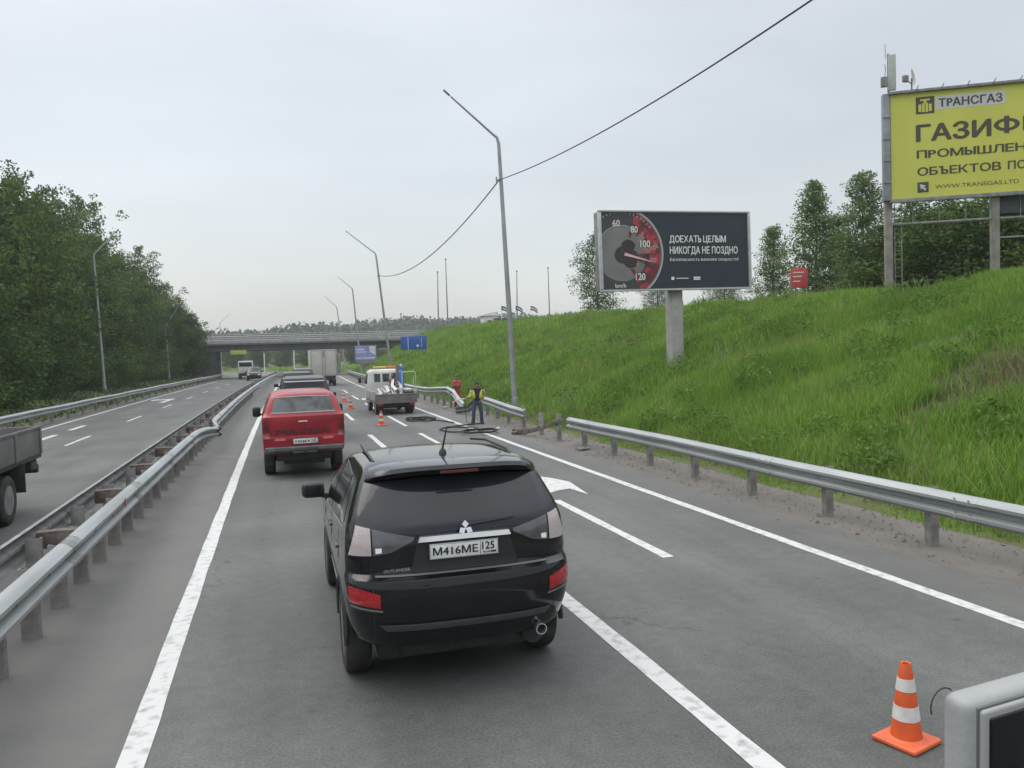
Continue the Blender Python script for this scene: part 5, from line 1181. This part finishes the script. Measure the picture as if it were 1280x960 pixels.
k = 2.06/1.75; b = MB()
for x0_, x1_ in ((-.66, .66),):
    NS.rear(b, ([(-.60, 1.615*k), (.60, 1.615*k)], [(-.60, 1.64*k), (.60, 1.64*k)]), .05, thick=.06)
b.build('spoiler', mat('spoiler_silver', (.42, .43, .45), .35, .3), nv_)
b = MB(); NS.rear(b, ([(-.69, 1.14*k), (.69, 1.14*k)], [(-.69, 1.16*k), (.69, 1.16*k)]), .012); b.build('window_trim', mat('trim_dark', (.05, .05, .06), .4), nv_)
b = MB(); NS.rear(b, ([(-.60, 1.46*k), (.60, 1.46*k)], [(-.565, 1.59*k), (.565, 1.59*k)]), .009); b.build('window_dark_band', glassd, nv_)  # darker glass band across the upper part of the rear window
plate(nv_, 0, .03, .98, 'С274ОВ', '125')
wagon('dark_suv', 'second dark blue car further ahead, just above the first one roof', (1.0, 38.5, 0), 0, navyp, 2.02, .84, 4.4)
wagon('dark_car', 'small dark car beyond, left of the white box truck wheels', (1.9, 58, 0), 0, mat('charcoal_paint', (.03, .03, .034), .3, coat=.5), 1.95, .84, 4.3)

# ---- white box truck up the right lane
bt = thing('box_truck', 'white box truck with closed rear doors far ahead in the right lane', 'truck', (4.42, 77, 0), 0)
boxm = mat('truck_box_white', (.52, .50, .46), .6, c2=(.44, .42, .38), scale=1.2)
b = MB(); b.box((0, 3.1, 2.22), (2.34, 6.2, 2.44), .03); b.build('cargo_box', boxm, bt)
b = MB(); b.box((0, -.02, 3.36), (2.36, .06, .12), .01); b.box((0, -.02, 1.03), (2.36, .06, .12), .01); [b.box((x, -.02, 2.2), (.09, .06, 2.4), .01) for x in (-1.14, 1.14)]; b.build('door_frame', mat('truck_frame_grey', (.36, .35, .33), .5), bt)
b = MB(); b.box((-.55, -.03, 2.2), (1.06, .03, 2.2), .006); b.box((.55, -.03, 2.2), (1.06, .03, 2.2), .006); b.build('rear_door', boxm, bt)
b = MB(); [b.tube([(x, -.06, 1.1), (x, -.06, 3.3)], .02, 6) for x in (-.14, .14)]; b.box((-.0, -.055, 3.0), (.10, .02, .55)); b.build('door_bar', galvd, bt)
b = MB(); b.box((0, 3.6, .82), (.9, 8.2, .22), .02); b.box((0, .1, .62), (2.2, .14, .14), .02); [b.box((x, 1.0, .55), (.5, .02, .5), .005) for x in (-.85, .85)]; b.build('chassis', black, bt)
for sg in (-1, 1):
    for y in (1.5, 7.0): wheel(bt, sg*1.15, y, .48, .30, sg, galvd, 6)
    b = MB(); b.box((sg*.92, .03, .62), (.30, .05, .12), .01); b.build('tail_lamp', redlens, bt)
b = MB(); b.box((0, 7.3, 1.75), (2.2, 1.8, 2.0), .12); b.build('cab', mat('cab_grey_blue', (.25, .27, .3), .4), bt)
b = MB(); b.box((1.42, .35, 2.1), (.5, .06, 1.9), .03, R(50)); b.build('open_door', mat('door_inner_grey', (.17, .17, .165), .7, c2=(.25, .24, .23), scale=3), bt)

# ---- flatbed repair truck
ft = thing('flatbed_truck', 'white dropside flatbed truck with an orange light bar, loaded with guardrail scrap', 'truck', (5.13, 35.6, 0), R(.6))
bedm = mat('bed_grey_brown', (.13, .115, .108), .75, c2=(.19, .175, .165), scale=2.5, bump=.2); beds = mat('bed_side_grey', (.27, .27, .25), .7, c2=(.36, .36, .34), scale=2)
cabm = mat('cab_white', (.62, .62, .58), .45, c2=(.52, .52, .49), scale=1.6)
b = MB(); b.box((0, 1.6, .60), (1.86, 3.2, .08), .01); b.build('load_floor', bedm, ft)
b = MB(); b.box((0, .0, .72), (1.86, .05, .42), .012); b.box((0, -.035, .90), (1.86, .03, .05), .008); b.box((0, -.035, .54), (1.86, .03, .05), .008); b.build('tailboard', bedm, ft)
for sg in (-1, 1):
    b = MB(); b.box((sg*.92, 1.6, .84), (.05, 3.14, .42), .012); [b.box((sg*.95, y, .84), (.03, .07, .42), .006) for y in (.4, 1.6, 2.8)]; b.build('sideboard', beds, ft)
    b = MB(); b.box((sg*.72, .0, .46), (.24, .05, .09), .01); b.build('tail_lamp', redlens, ft)
    wheel(ft, sg*.86, .75, .33, .34, sg, galvd, 5); wheel(ft, sg*.80, 3.75, .33, .2, sg, galvd, 5)
    b = MB(); b.box((sg*.72, .38, .38), (.32, .02, .36), .006); b.build('mud_flap', black, ft)
b = MB(); b.box((0, 2.2, .46), (.8, 4.2, .16), .02); b.box((0, .2, .40), (1.3, .12, .12), .02); b.tube([(-.8, .75, .33), (.8, .75, .33)], .07, 8); b.build('chassis', black, ft)
CS = Shell([(.42, .78, 3.32, 4.9, .08, .3), (.55, .82, 3.3, 4.95, .08, .3), (1.2, .84, 3.3, 4.95, .08, .3), (1.35, .83, 3.3, 4.85, .1, .3), (1.85, .77, 3.36, 4.5, .14, .3), (1.95, .72, 3.42, 4.4, .16, .3), (1.99, .6, 3.55, 4.2, .2, .3)], nr=4)
CS.build().build('cab', cabm, ft)
for x0_, x1_ in ((-.52, -.22), (-.12, .22), (.32, .58)):
    b = MB(); CS.rear(b, ([(x0_, 1.38), (x1_, 1.38)], [(x0_, 1.78), (x1_, 1.78)]), .006); b.build('cab_window', glassg, ft)
for sg in (-1, 1):
    b = MB(); CS.side(b, ([(3.6, 1.3), (4.7, 1.3)], [(3.65, 1.8), (4.4, 1.8)]), sg, .006); b.build('side_window', glassd, ft)
    mirror_(ft, sg*.95, 4.75, 1.45, sg, black, .14, .28)
b = MB(); b.box((-.2, 3.75, 2.08), (.62, .16, .10), .03); o = b.build('light_bar', mat('beacon_amber', (.62, .42, .10), .3), ft)
b = MB(); b.box((.38, 3.75, 2.08), (.56, .16, .10), .03); b.build('light_bar', mat('beacon_orange', (.62, .22, .05), .3), ft)
b = MB(); b.tube([(-.62, 3.75, 2.02), (.72, 3.75, 2.02)], .025, 6); [b.tube([(x, 3.75, 1.95), (x, 3.75, 2.05)], .02, 6) for x in (-.5, .6)]; b.build('bar_mount', galvd, ft)
b = MB(); b.box((.66, 2.9, 1.45), (.36, .3, 1.5), .02); b.build('toolbox', mat('locker_grey', (.17, .17, .175), .6, c2=(.13, .13, .135), scale=3), ft)
b = MB(); b.tube([(.52, 1.4, .7), (.52, 1.4, 1.82), (.56, 1.4, 1.86), (1.10, 1.4, 1.86), (1.15, 1.4, 1.80), (1.15, 1.4, .7)], .022, 8); b.tube([(1.05, 1.38, 1.0), (1.05, 1.38, 1.62)], .02, 6); b.build('hoop_frame', mat('hoop_pale', (.5, .5, .47), .5), ft)
fx, fy = 5.13, 35.6
cyl = MB(); cyl.lathe([(0, 0), (.11, 0), (.115, .03), (.115, 1.15), (.09, 1.26), (.04, 1.31), (.035, 1.36), (.05, 1.37), (.05, 1.44), (0, 1.45)], 18, (0, 0, 0))
t = thing('gas_cylinder', 'tall blue gas cylinder standing on the flatbed behind the cab', 'gas cylinder', (fx+.56, fy+2.0, .64)); o = cyl.build('bottle', mat('cylinder_blue', (.03, .15, .45), .4, c2=(.04, .18, .5), scale=3), t)
b = MB(); b.lathe([(.05, 0), (.06, .02), (.06, .12), (.03, .14), (0, .14)], 12, (0, 0, 1.45)); b.box((.07, 0, 1.52), (.08, .03, .03)); b.build('valve_cap', mat('valve_pale', (.5, .55, .5), .5), t)
t = thing('gas_cylinder', 'shorter brown red cylinder standing beside the blue one on the flatbed', 'gas cylinder', (fx+.16, fy+2.2, .64)); t.scale = (1.25, 1.25, .72); cyl.build('bottle', mat('cylinder_brown', (.16, .065, .045), .6, c2=(.12, .05, .035), scale=4), t)
b = MB(); b.lathe([(.05, 0), (.05, .10), (0, .11)], 12, (0, 0, 1.45)); b.build('valve_cap', galvd, t)
rs = random.Random(3)
lab = ['bottom left bent galvanised beam on the flatbed load', 'second bent galvanised beam of the flatbed load, left of centre', 'bright bent beam in the middle of the flatbed load', 'upper middle crumpled beam on the flatbed load', 'beam sticking up toward the blue cylinder on the flatbed', 'right hand crumpled beam on top of the flatbed load', 'short beam scrap at the right of the flatbed load']
for i in range(7):
    x0_ = fx-.62+i*.17; z0_ = .80+.05*(i % 3)+(.12 if i in (4, 5) else 0); b = MB()
    pt = [(x0_, fy+.12+rs.uniform(0, .2), z0_), (x0_+rs.uniform(-.1, .15), fy+.9, z0_+.10+rs.uniform(0, .1)), (x0_+rs.uniform(-.15, .2), fy+1.6, z0_+.2*rs.random()+(.35 if i == 4 else .08))]
    wbeam(b, pt, 1 if i % 2 else -1); o = tag(b.build('scrap_beam', mat('scrap_zinc', (.52, .53, .53), .4, .4, c2=(.34, .35, .35), scale=5) if i == 0 else bpy.data.materials['scrap_zinc']), lab[i], 'scrap beam', 'scrap guardrail beams on the flatbed')
t = thing('generator', 'small dark machine with a pale top at the right rear of the flatbed', 'generator', (fx+.60, fy+.45, .64))
b = MB(); b.box((0, 0, .2), (.42, .5, .34), .04); b.tube([(-.2, -.24, .05), (-.2, -.24, .42), (.2, -.24, .42), (.2, -.24, .05)], .02, 6); b.lathe([(.08, 0), (.13, .0), (.13, .05), (.08, .05)], 16, (0, -.27, .2), 'Y'); b.build('housing', black, t)
b = MB(); b.box((.02, .1, .42), (.36, .3, .12), .03); b.build('tank', white, t)

# ---- grey dropside truck on the far carriageway, tail just in the frame
tr = thing('tipper_truck', 'grey dropside truck tail cut by the left picture edge on the opposite carriageway', 'truck', (-5.42, 16.9, 0), R(180))
dk_ = mat('tipper_grey', (.10, .10, .10), .65, c2=(.15, .15, .145), scale=2.2, bump=.15)
b = MB(); b.box((0, 2.4, .98), (2.3, 4.8, .12), .01); b.build('load_floor', black, tr)
for sg in (-1, 1):
    b = MB(); b.box((sg*1.14, 2.4, 1.25), (.05, 4.8, .50), .012); [b.box((sg*1.175, y, 1.25), (.03, .10, .5), .006) for y in (.12, 1.6, 3.2, 4.7)]; b.box((sg*1.17, 2.4, 1.49), (.035, 4.8, .05), .006); b.build('sideboard', dk_, tr)
    for y in (1.85, 5.6): wheel(tr, sg*1.12, y, .41, .30, sg, galvd, 6, .6)
    b = MB(); b.box((sg*1.0, 1.3, .70), (.42, .03, .5), .006); b.build('mud_flap', black, tr); b = MB(); b.box((sg*1.05, .35, .80), (.12, .4, .16), .02); b.build('bump_stop', black, tr)
    b = MB(); b.box((sg*.9, -.02, .88), (.3, .05, .1), .01); b.build('tail_lamp', redlens, tr)
b = MB(); b.box((0, 0, 1.25), (2.28, .05, .5), .012); b.build('tailboard', dk_, tr)
b = MB(); b.box((0, 3.3, .78), (.9, 6.2, .22), .02); b.box((0, .08, .72), (2.2, .12, .16), .02); b.box((.8, .22, .84), (.4, .3, .14), .02); b.build('chassis', black, tr)
b = MB(); b.box((0, 5.75, 1.55), (2.1, 1.7, 1.9), .12); b.build('cab', cabm, tr)
for sg in (-1, 1):
    b = MB(); b.box((sg*1.055, 5.8, 1.95), (.02, 1.0, .6), .01); b.build('side_window', glassd, tr)
b = MB(); b.box((0, 6.61, 1.95), (1.8, .03, .7), .01); b.build('windscreen', glassd, tr)

# ---- oncoming traffic under the overpass
ot = thing('white_truck', 'small white truck with a grey flatbed coming from under the overpass', 'truck', (gpt(307.5, 474.2)[0], gpt(307.5, 474.2)[1]+6, 0), R(180))
b = MB(); b.box((.0, 5.1, 1.75), (2.0, 1.5, 1.7), .15); b.build('cab', white, ot)
b = MB(); b.box((0, 5.87, 2.1), (1.7, .03, .6), .01); b.build('windscreen', glassd, ot)
b = MB(); b.box((0, 2.1, 1.1), (2.2, 4.2, .5), .03); b.build('load_bed', beds, ot)
b = MB(); b.box((0, 3, .7), (1.9, 6.0, .25), .02); b.box((0, 5.92, .6), (2.0, .1, .25), .02); b.build('chassis', black, ot)
for sg in (-1, 1):
    for y in (1.2, 5.0): wheel(ot, sg*1.0, y, .42, .28, sg, galvd, 6)
    b = MB(); b.lathe([(0, 0), (.14, 0), (.14, .03), (0, .05)], 12, (sg*.72, 5.9, 1.0), 'Y'); b.build('headlight', conew, ot)
wagon('dark_car', 'small black car coming from under the overpass beside the white truck', (gpt(317.6, 476)[0], gpt(317.6, 476)[1]+4.0, 0), R(180), suvp, 1.8, .9, 4.4, face=True)
# ------------------------------------------------------------------ cones
def cone(label, loc, sc=1, rz=.4):
    t = thing('traffic_cone', label, 'traffic cone', loc, rz, 'orange traffic cones along the closed lane'); t.scale = (sc, sc, sc)
    P = [(.092, .03), (.083, .10), (.066, .25), (.046, .40), (.033, .475), (.028, .49), (.02, .486), (.018, .45)]
    b = MB(); b.lathe(P, 32); b.build('body', orange, t)
    b = MB(); b.box((0, 0, .016), (.285, .285, .03), .012, seg=3); b.lathe([(.112, .028), (.10, .038), (.091, .042)], 32); b.build('base', mat('cone_base_orange', (.66, .13, .045), .55, c2=(.52, .10, .035), scale=6), t) if 'cone_base_orange' not in bpy.data.materials else b.build('base', bpy.data.materials['cone_base_orange'], t)
    def r_at(z): return float(np.interp(z, [q[1] for q in P[:5]], [q[0] for q in P[:5]]))+.0022
    for z0_, z1_ in ((.15, .235), (.325, .40)):
        b = MB(); b.lathe([(r_at(z0_)-.004, z0_), (r_at(z0_), z0_), (r_at((z0_+z1_)/2), (z0_+z1_)/2), (r_at(z1_), z1_), (r_at(z1_)-.004, z1_)], 32); b.build('band', conew, t)
    return t
cone('nearest orange cone with two white bands at the lower right corner', (gpt(1133, 927)[0], gpt(1133, 927)[1], .001), 1.06, .28)
cone('orange cone standing behind the flatbed truck', (3.77, 30.3, .001), 1.15)
cone('far orange cone right of the red pickup, nearer of that pair', (3.62, 41.3, .001), 1.2)
cone('far orange cone right of the red pickup, farther of that pair', (3.86, 48.4, .001), 1.3)

# ------------------------------------------------------------------ hose coils on the road
hz = .025; hm = mat('hose_rubber', (.018, .017, .016), .7)
def hose(label, loops, tail):
    b = MB(); 
    for (cx, cy, ra, rb, z, rot) in loops:
        pts = []
        for i in range(40):
            a = 2*math.pi*i/40; x, y = ra*math.cos(a)*(1+.05*math.sin(3*a)), rb*math.sin(a); pts.append((cx+x*math.cos(rot)-y*math.sin(rot), cy+x*math.sin(rot)+y*math.cos(rot), z+.01*math.sin(5*a)))
        b.tube(pts, .024, 8, closed=True)
    for p in tail: b.tube(p, .024, 8)
    return tag(b.build('hose', hm), label, 'hose')
hose('large loose loops of black hose on the road by the yellow vested worker', [(6.0, 26.6, .62, 1.1, .035, .15), (6.35, 25.3, .55, .5, .065, .3), (6.32, 25.2, .62, .55, .10, .5)], [[(5.7, 27.6, .03), (6.3, 28.2, .03), (6.9, 28.4, .03), (7.3, 28.5, .05)]])
hose('smaller coil of black hose behind the right rear of the flatbed', [(5.55, 31.7, .55, .75, .035, .2), (5.6, 31.8, .45, .6, .07, -.2), (5.5, 31.6, .5, .68, .10, .6)], [[(5.9, 31.4, .03), (6.2, 30.6, .03), (6.4, 29.6, .03)]])

p_ = gpt(729, 562); b = MB(); b.box((p_[0], p_[1], .03), (.34, .26, .03), .008, .3); b.box((p_[0]-.05, p_[1]+.02, .055), (.16, .2, .02), .006, .8); tag(b.build('base_plate', galvd), 'flat steel plates lying at a post foot by the near rail end', 'steel plate')
p_ = gpt(623, 537); b = MB(); b.box((p_[0], p_[1], .045), (.12, .09, .08), .03, .5); tag(b.build('litter', white), 'small white scrap of litter on the shoulder near the gap', 'litter')
p_ = gpt(556, 510); b = MB(); b.box((p_[0], p_[1], .04), (.30, .12, .06), .03, .9); tag(b.build('litter', conew), 'pale scrap lying on the shoulder beyond the flatbed truck', 'litter')
# ------------------------------------------------------------------ people
skin = mat('skin', (.32, .18, .13), .6); hairm = mat('dark_hair', (.012, .010, .009), .7)
def skinned(name, joints, edges, m_, par, sub=2):
    """joints: name -> (pos, radius or (rx,ry)); grown with a Skin modifier into one continuous surface"""
    names = list(joints); me = bpy.data.meshes.new(name); me.from_pydata([joints[n][0] for n in names], [(names.index(a), names.index(b)) for a, b in edges], [])
    o = bpy.data.objects.new(name, me); COL.objects.link(o); md = o.modifiers.new('skin', 'SKIN'); md.use_smooth_shade = True
    if not me.skin_vertices: 
        pass
    for i, n in enumerate(names):
        r = joints[n][1]; me.skin_vertices[0].data[i].radius = r if isinstance(r, tuple) else (r, r); me.skin_vertices[0].data[i].use_root = (i == 0)
    s = o.modifiers.new('sub', 'SUBSURF'); s.levels = sub; s.render_levels = sub
    dg = bpy.context.evaluated_depsgraph_get(); out = bpy.data.meshes.new_from_object(o.evaluated_get(dg)); bpy.data.objects.remove(o)
    out.materials.clear(); out.materials.append(m_); out.name = name; out.polygons.foreach_set('use_smooth', [True]*len(out.polygons)); return link(name, out, par)
def hand(J, E, side, wr, d, curl):
    """palm and five fingers rooted at wrist wr pointing along d"""
    d = Vector(d).normalized(); up = Vector((0, -1, 0)); s = d.cross(up).normalized(); up = s.cross(d)
    w0 = Vector(wr); pm_ = w0+d*.05; J[side+'palm'] = (tuple(pm_), (.030, .018)); E.append((side+'wrist', side+'palm'))
    for i, ln in enumerate((.062, .072, .068, .054)):
        a = pm_+d*.04+s*(.030-.020*i); b_ = a+d*ln*.55-up*curl*.02; c = b_+d*ln*.35-up*curl*.035
        J[f'{side}k{i}'] = (tuple(a), .0095); J[f'{side}m{i}'] = (tuple(b_), .0085); J[f'{side}t{i}'] = (tuple(c), .007)
        E += [(side+'palm', f'{side}k{i}'), (f'{side}k{i}', f'{side}m{i}'), (f'{side}m{i}', f'{side}t{i}')]
    a = w0+d*.03+s*.035; b_ = a+d*.025+s*.02; J[side+'th1'] = (tuple(a), .010); J[side+'th2'] = (tuple(b_+d*.02), .008); E += [(side+'wrist', side+'th1'), (side+'th1', side+'th2')]
def person(label, loc, rz, pose, cloth, scale=1.0):
    t = thing('person', label, 'person', loc, rz); t.scale = (scale,)*3
    p = pose; J = {}; E = []
    def jn(n, pos, r): J[n] = (pos, r)
    jn('pelvis', p['pelvis'], (.15, .11)); jn('waist', p['waist'], (.13, .10)); jn('chest', p['chest'], (.165, .115)); jn('neckb', p['neckb'], (.07, .065)); jn('neck', p['neck'], .052)
    jn('head0', p['head0'], (.072, .085)); jn('head1', p['head1'], (.078, .095)); jn('head2', p['head2'], (.05, .06))
    E += [('pelvis', 'waist'), ('waist', 'chest'), ('chest', 'neckb'), ('neckb', 'neck'), ('neck', 'head0'), ('head0', 'head1'), ('head1', 'head2')]
    for s in 'lr':
        jn(s+'sh', p[s+'sh'], .062); jn(s+'el', p[s+'el'], .045); jn(s+'wrist', p[s+'wr'], .030); jn(s+'hip', p[s+'hip'], .092); jn(s+'kn', p[s+'kn'], .062); jn(s+'an', p[s+'an'], .042)
        f = Vector(p[s+'an']); jn(s+'toe', (f.x+(.03 if s == 'l' else -.03), f.y-.17, .035), (.042, .03))
        E += [('chest', s+'sh'), (s+'sh', s+'el'), (s+'el', s+'wrist'), ('pelvis', s+'hip'), (s+'hip', s+'kn'), (s+'kn', s+'an'), (s+'an', s+'toe')]
        hand(J, E, s, p[s+'wr'], Vector(p[s+'wr'])-Vector(p[s+'el']), p.get('curl', 1))
    skinned('body', J, E, skin, t)
    # face, from the head axis: d = facing, u = up of the head
    h1 = Vector(p['head1']); u = (Vector(p['head2'])-Vector(p['head0'])).normalized(); d = Vector((0, -1, 0)); d = (d-u*d.dot(u)).normalized(); s_ = u.cross(d)
    b = MB()
    for sg in (-1, 1): b.box(h1+d*.088+s_*sg*.032, (.022, .012, .010), .004); b.box(h1+s_*sg*.082-u*.005, (.018, .03, .05), .008)
    b.box(h1+d*.10-u*.03, (.02, .03, .035), .008); b.box(h1+d*.088-u*.065, (.04, .012, .010), .004); b.build('face', mat('face_tone', (.22, .11, .085), .6), t) if 'face_tone' not in bpy.data.materials else b.build('face', bpy.data.materials['face_tone'], t)
    HJ = {'a': (tuple(h1-d*.03-u*.01), (.083, .085)), 'b': (tuple(h1-d*.012+u*.065), (.084, .093)), 'c': (tuple(h1+u*.11), (.05, .055))}
    skinned('hair', HJ, [('a', 'b'), ('b', 'c')], cloth['hair'], t)
    def limb(nm, chain, m_): skinned(nm, {c: J_ for c, J_ in chain[0].items()}, chain[1], m_, t)
    TJ = {'pelvis': (p['pelvis'], (.168, .13))}; TE = []
    for s in 'lr':
        a, k_, n_ = Vector(p[s+'hip']), Vector(p[s+'kn']), Vector(p[s+'an']); TJ[s+'hip'] = (tuple(a), .108); TJ[s+'kn'] = (tuple(k_), .080); TJ[s+'an'] = (tuple(n_+(k_-n_)*.06), .070)
        TE += [('pelvis', s+'hip'), (s+'hip', s+'kn'), (s+'kn', s+'an')]
    TJ['waist'] = (p['waist'], (.148, .118)); TE.append(('pelvis', 'waist')); skinned('trousers', TJ, TE, cloth['trousers'], t)
    SJ = {'pelvis': (tuple(Vector(p['pelvis'])+Vector((0, 0, -.03))), (.175, .14)), 'waist': (p['waist'], (.162, .142)), 'chest': (p['chest'], (.20, .16)), 'neckb': (p['neckb'], (.09, .09))}; SE = [('pelvis', 'waist'), ('waist', 'chest'), ('chest', 'neckb')]
    for s in 'lr':
        e_, w_ = Vector(p[s+'el']), Vector(p[s+'wr']); SJ[s+'sh'] = (p[s+'sh'], .080); SJ[s+'el'] = (p[s+'el'], .060); SJ[s+'wr'] = (tuple(w_+(e_-w_)*.12), .048); SE += [('chest', s+'sh'), (s+'sh', s+'el'), (s+'el', s+'wr')]
    skinned('jacket', SJ, SE, cloth['jacket'], t)
    if 'sleeve' in cloth:
        for s in 'lr':
            e_, w_ = Vector(p[s+'el']), Vector(p[s+'wr']); skinned('sleeve', {'a': (p[s+'sh'], .10), 'b': (tuple(Vector(p[s+'sh']).lerp(e_, .5)), .084), 'c': (tuple(e_), .074), 'd': (tuple(w_+(e_-w_)*.2), .058)}, [('a', 'b'), ('b', 'c'), ('c', 'd')], cloth['sleeve'], t)
    if 'vest' in cloth:
        VJ = {}; VE = []
        for s, sg in (('l', 1), ('r', -1)):
            c = Vector(p['chest']); wv_ = Vector(p['waist']); sh = Vector(p[s+'sh'])
            VJ[s+'1'] = (tuple(wv_+Vector((sg*.115, -.01, -.06))), (.085, .165)); VJ[s+'2'] = (tuple(c+Vector((sg*.125, -.01, -.06))), (.088, .18)); VJ[s+'3'] = (tuple(sh+Vector((-sg*.045, 0, .0))), (.085, .105)); VJ[s+'4'] = (tuple(sh*.72+Vector(p[s+'el'])*.28), .092)
            skinned('vest_panel', {k_: v_ for k_, v_ in VJ.items() if k_[0] == s}, [(s+'1', s+'2'), (s+'2', s+'3'), (s+'3', s+'4')], cloth['vest'], t)
    for s in 'lr':
        f = Vector(p[s+'an']); sg = 1 if s == 'l' else -1
        skinned('boot', {'a': (tuple(f+Vector((0, 0, .14))), .075), 'b': ((f.x, f.y, .07), (.088, .078)), 'c': ((f.x+sg*.02, f.y-.12, .055), (.08, .068)), 'd': ((f.x+sg*.03, f.y-.21, .045), (.07, .055))}, [('a', 'b'), ('b', 'c'), ('c', 'd')], cloth['boots'], t)
    return t
hiv = mat('hi_vis_yellow', (.62, .62, .07), .7, c2=(.52, .53, .06), scale=9); dkj = mat('dark_navy_jacket', (.022, .024, .045), .85, c2=(.03, .03, .05), scale=8); blt = mat('blue_grey_trousers', (.035, .055, .10), .85, c2=(.05, .07, .12), scale=7); yelj = mat('yellow_sleeve', (.42, .40, .10), .8, c2=(.3, .29, .1), scale=9)
ora = mat('orange_red_overall', (.40, .075, .05), .8, c2=(.32, .05, .04), scale=7); boot = mat('black_boot', (.012, .012, .012), .7)
# coordinates: +x is the person's left when facing the camera (-y)
P1 = dict(pelvis=(0, .02, .90), waist=(0, .0, 1.04), chest=(0, -.06, 1.27), neckb=(0, -.11, 1.42), neck=(0, -.16, 1.475), head0=(0, -.21, 1.50), head1=(0, -.25, 1.565), head2=(0, -.225, 1.64),
          lsh=(.19, -.07, 1.37), lel=(.29, .06, 1.14), lwr=(.17, -.08, .98), rsh=(-.19, -.07, 1.36), rel=(-.27, -.12, 1.12), rwr=(-.42, -.28, 1.05), lhip=(.095, .02, .84), lkn=(.14, -.03, .46), lan=(.15, .05, .08), rhip=(-.095, .02, .84), rkn=(-.16, -.05, .46), ran=(-.19, .0, .08))
w1 = person('worker in a yellow hi vis vest and blue trousers standing on the shoulder, head bowed', (7.13, 28.7, 0), R(-14), P1, dict(hair=hairm, trousers=blt, jacket=dkj, vest=hiv, sleeve=yelj, boots=boot), .93)
P2 = dict(pelvis=(0, .0, .90), waist=(0, .0, 1.05), chest=(0, -.02, 1.29), neckb=(0, -.05, 1.44), neck=(0, -.08, 1.50), head0=(0, -.10, 1.54), head1=(0, -.12, 1.61), head2=(0, -.10, 1.69),
          lsh=(.19, -.02, 1.39), lel=(.25, -.10, 1.13), lwr=(.05, -.24, 1.17), rsh=(-.19, -.02, 1.39), rel=(-.25, -.10, 1.13), rwr=(-.04, -.27, 1.21), lhip=(.095, .0, .84), lkn=(.13, -.04, .46), lan=(.16, .02, .08), rhip=(-.095, .0, .84), rkn=(-.11, -.03, .46), ran=(-.12, .04, .08))
w2 = person('worker in orange red overalls with arms crossed behind the crushed guardrail end', (8.72, 39.2, float(terr(8.72, 39.2))+.02), R(-15), P2, dict(hair=hairm, trousers=ora, jacket=ora, boots=boot), .92)
t = thing('cutting_torch', 'pale hand tool held out by the yellow vested worker', 'hand tool', (7.13, 28.7, 0)); a = Matrix.Rotation(R(-14), 3, 'Z') @ (Vector((-.55, -.30, 1.03))*.93)
b = MB(); b.tube([a+Vector((.06, 0, .0)), a+Vector((-.25, -.05, -.01))], .022, 8); b.tube([a+Vector((-.25, -.05, -.01)), a+Vector((-.42, -.08, -.12))], .012, 8); b.build('torch', conew, t)
b = MB(); b.tube([a+Vector((.06, 0, 0)), a+Vector((.05, .0, -.4)), a+Vector((.1, .0, -.85)), a+Vector((.25, -.1, -.93))], .012, 6); b.build('torch_hose', hm, t)

# ------------------------------------------------------------------ mirror of the observer's own truck, lower right
c = Vector(CAM); f3 = Vector(fw); R3 = Vector(right); U3 = Vector(upv)
ax = Vector((1, .12, 0)).normalized(); az = Vector((.10, .0, 1)).normalized(); ay = az.cross(ax).normalized(); az = ax.cross(ay).normalized(); cen = Vector(CAM)+Vector(ray(1213, 880))*.00115+ax*.14+ay*.025-az*.24
t = thing('truck_mirror', 'grey rounded mirror of the observing truck at the lower right corner', 'mirror', tuple(cen))
mtx = Matrix((ax, ay, az)).transposed().to_4x4()
mg = mat('mirror_housing_grey', (.30, .31, .31), .5, c2=(.25, .26, .26), scale=5, bump=.08, bscale=80)
b = MB(); b.box((0, 0, 0), (.28, .05, .48), .021, mtx, seg=5); b.build('housing', mg, t)
b = MB(); b.box(mtx @ Vector((.004, -.022, 0)), (.262, .010, .462), .006, mtx, seg=2); b.build('seal', mat('seal_dark', (.10, .105, .105), .6), t)
b = MB(); b.box(mtx @ Vector((.004, -.026, 0)), (.254, .014, .454), .007, mtx, seg=4); b.build('bezel', mg, t)
b = MB(); b.box(mtx @ Vector((.005, -.0310, 0)), (.232, .010, .432), .004, mtx, seg=3); b.build('glass', mat('mirror_dark', (.006, .006, .010), .25, spec=.3), t)  # near-black base colour stands in for the reflected truck front
b = MB(); pts = [mtx @ Vector((-.136-.026*math.cos(R(a)), .022, .218+.026*math.sin(R(a)))) for a in range(-20, 131, 10)]; b.tube(pts, .0012, 6); b.build('bracket_wire', black, t)
b = MB(); b.tube([mtx @ Vector((.03, .05, -.24)), mtx @ Vector((.05, .1, -.55)), mtx @ Vector((.35, .15, -.7))], .018, 8); b.build('mounting_arm', black, t)
# ------------------------------------------------------------------ damp air over the whole place
hm_ = bpy.data.materials.new('damp_air'); hm_.use_nodes = True; hn, hl = hm_.node_tree.nodes, hm_.node_tree.links
hn.remove(hn['Principled BSDF']); pv = hn.new('ShaderNodeVolumePrincipled'); pv.inputs['Density'].default_value = .0005; pv.inputs['Color'].default_value = (.92, .95, .97, 1); pv.inputs['Anisotropy'].default_value = .2
hl.new(pv.outputs[0], hn['Material Output'].inputs['Volume'])
b = MB(); b.box((100, 640, 16), (2400, 1800, 44)); o = b.build('haze', hm_); tag(o, kind='stuff'); o['label'] = 'thin damp grey air fading the far hills'
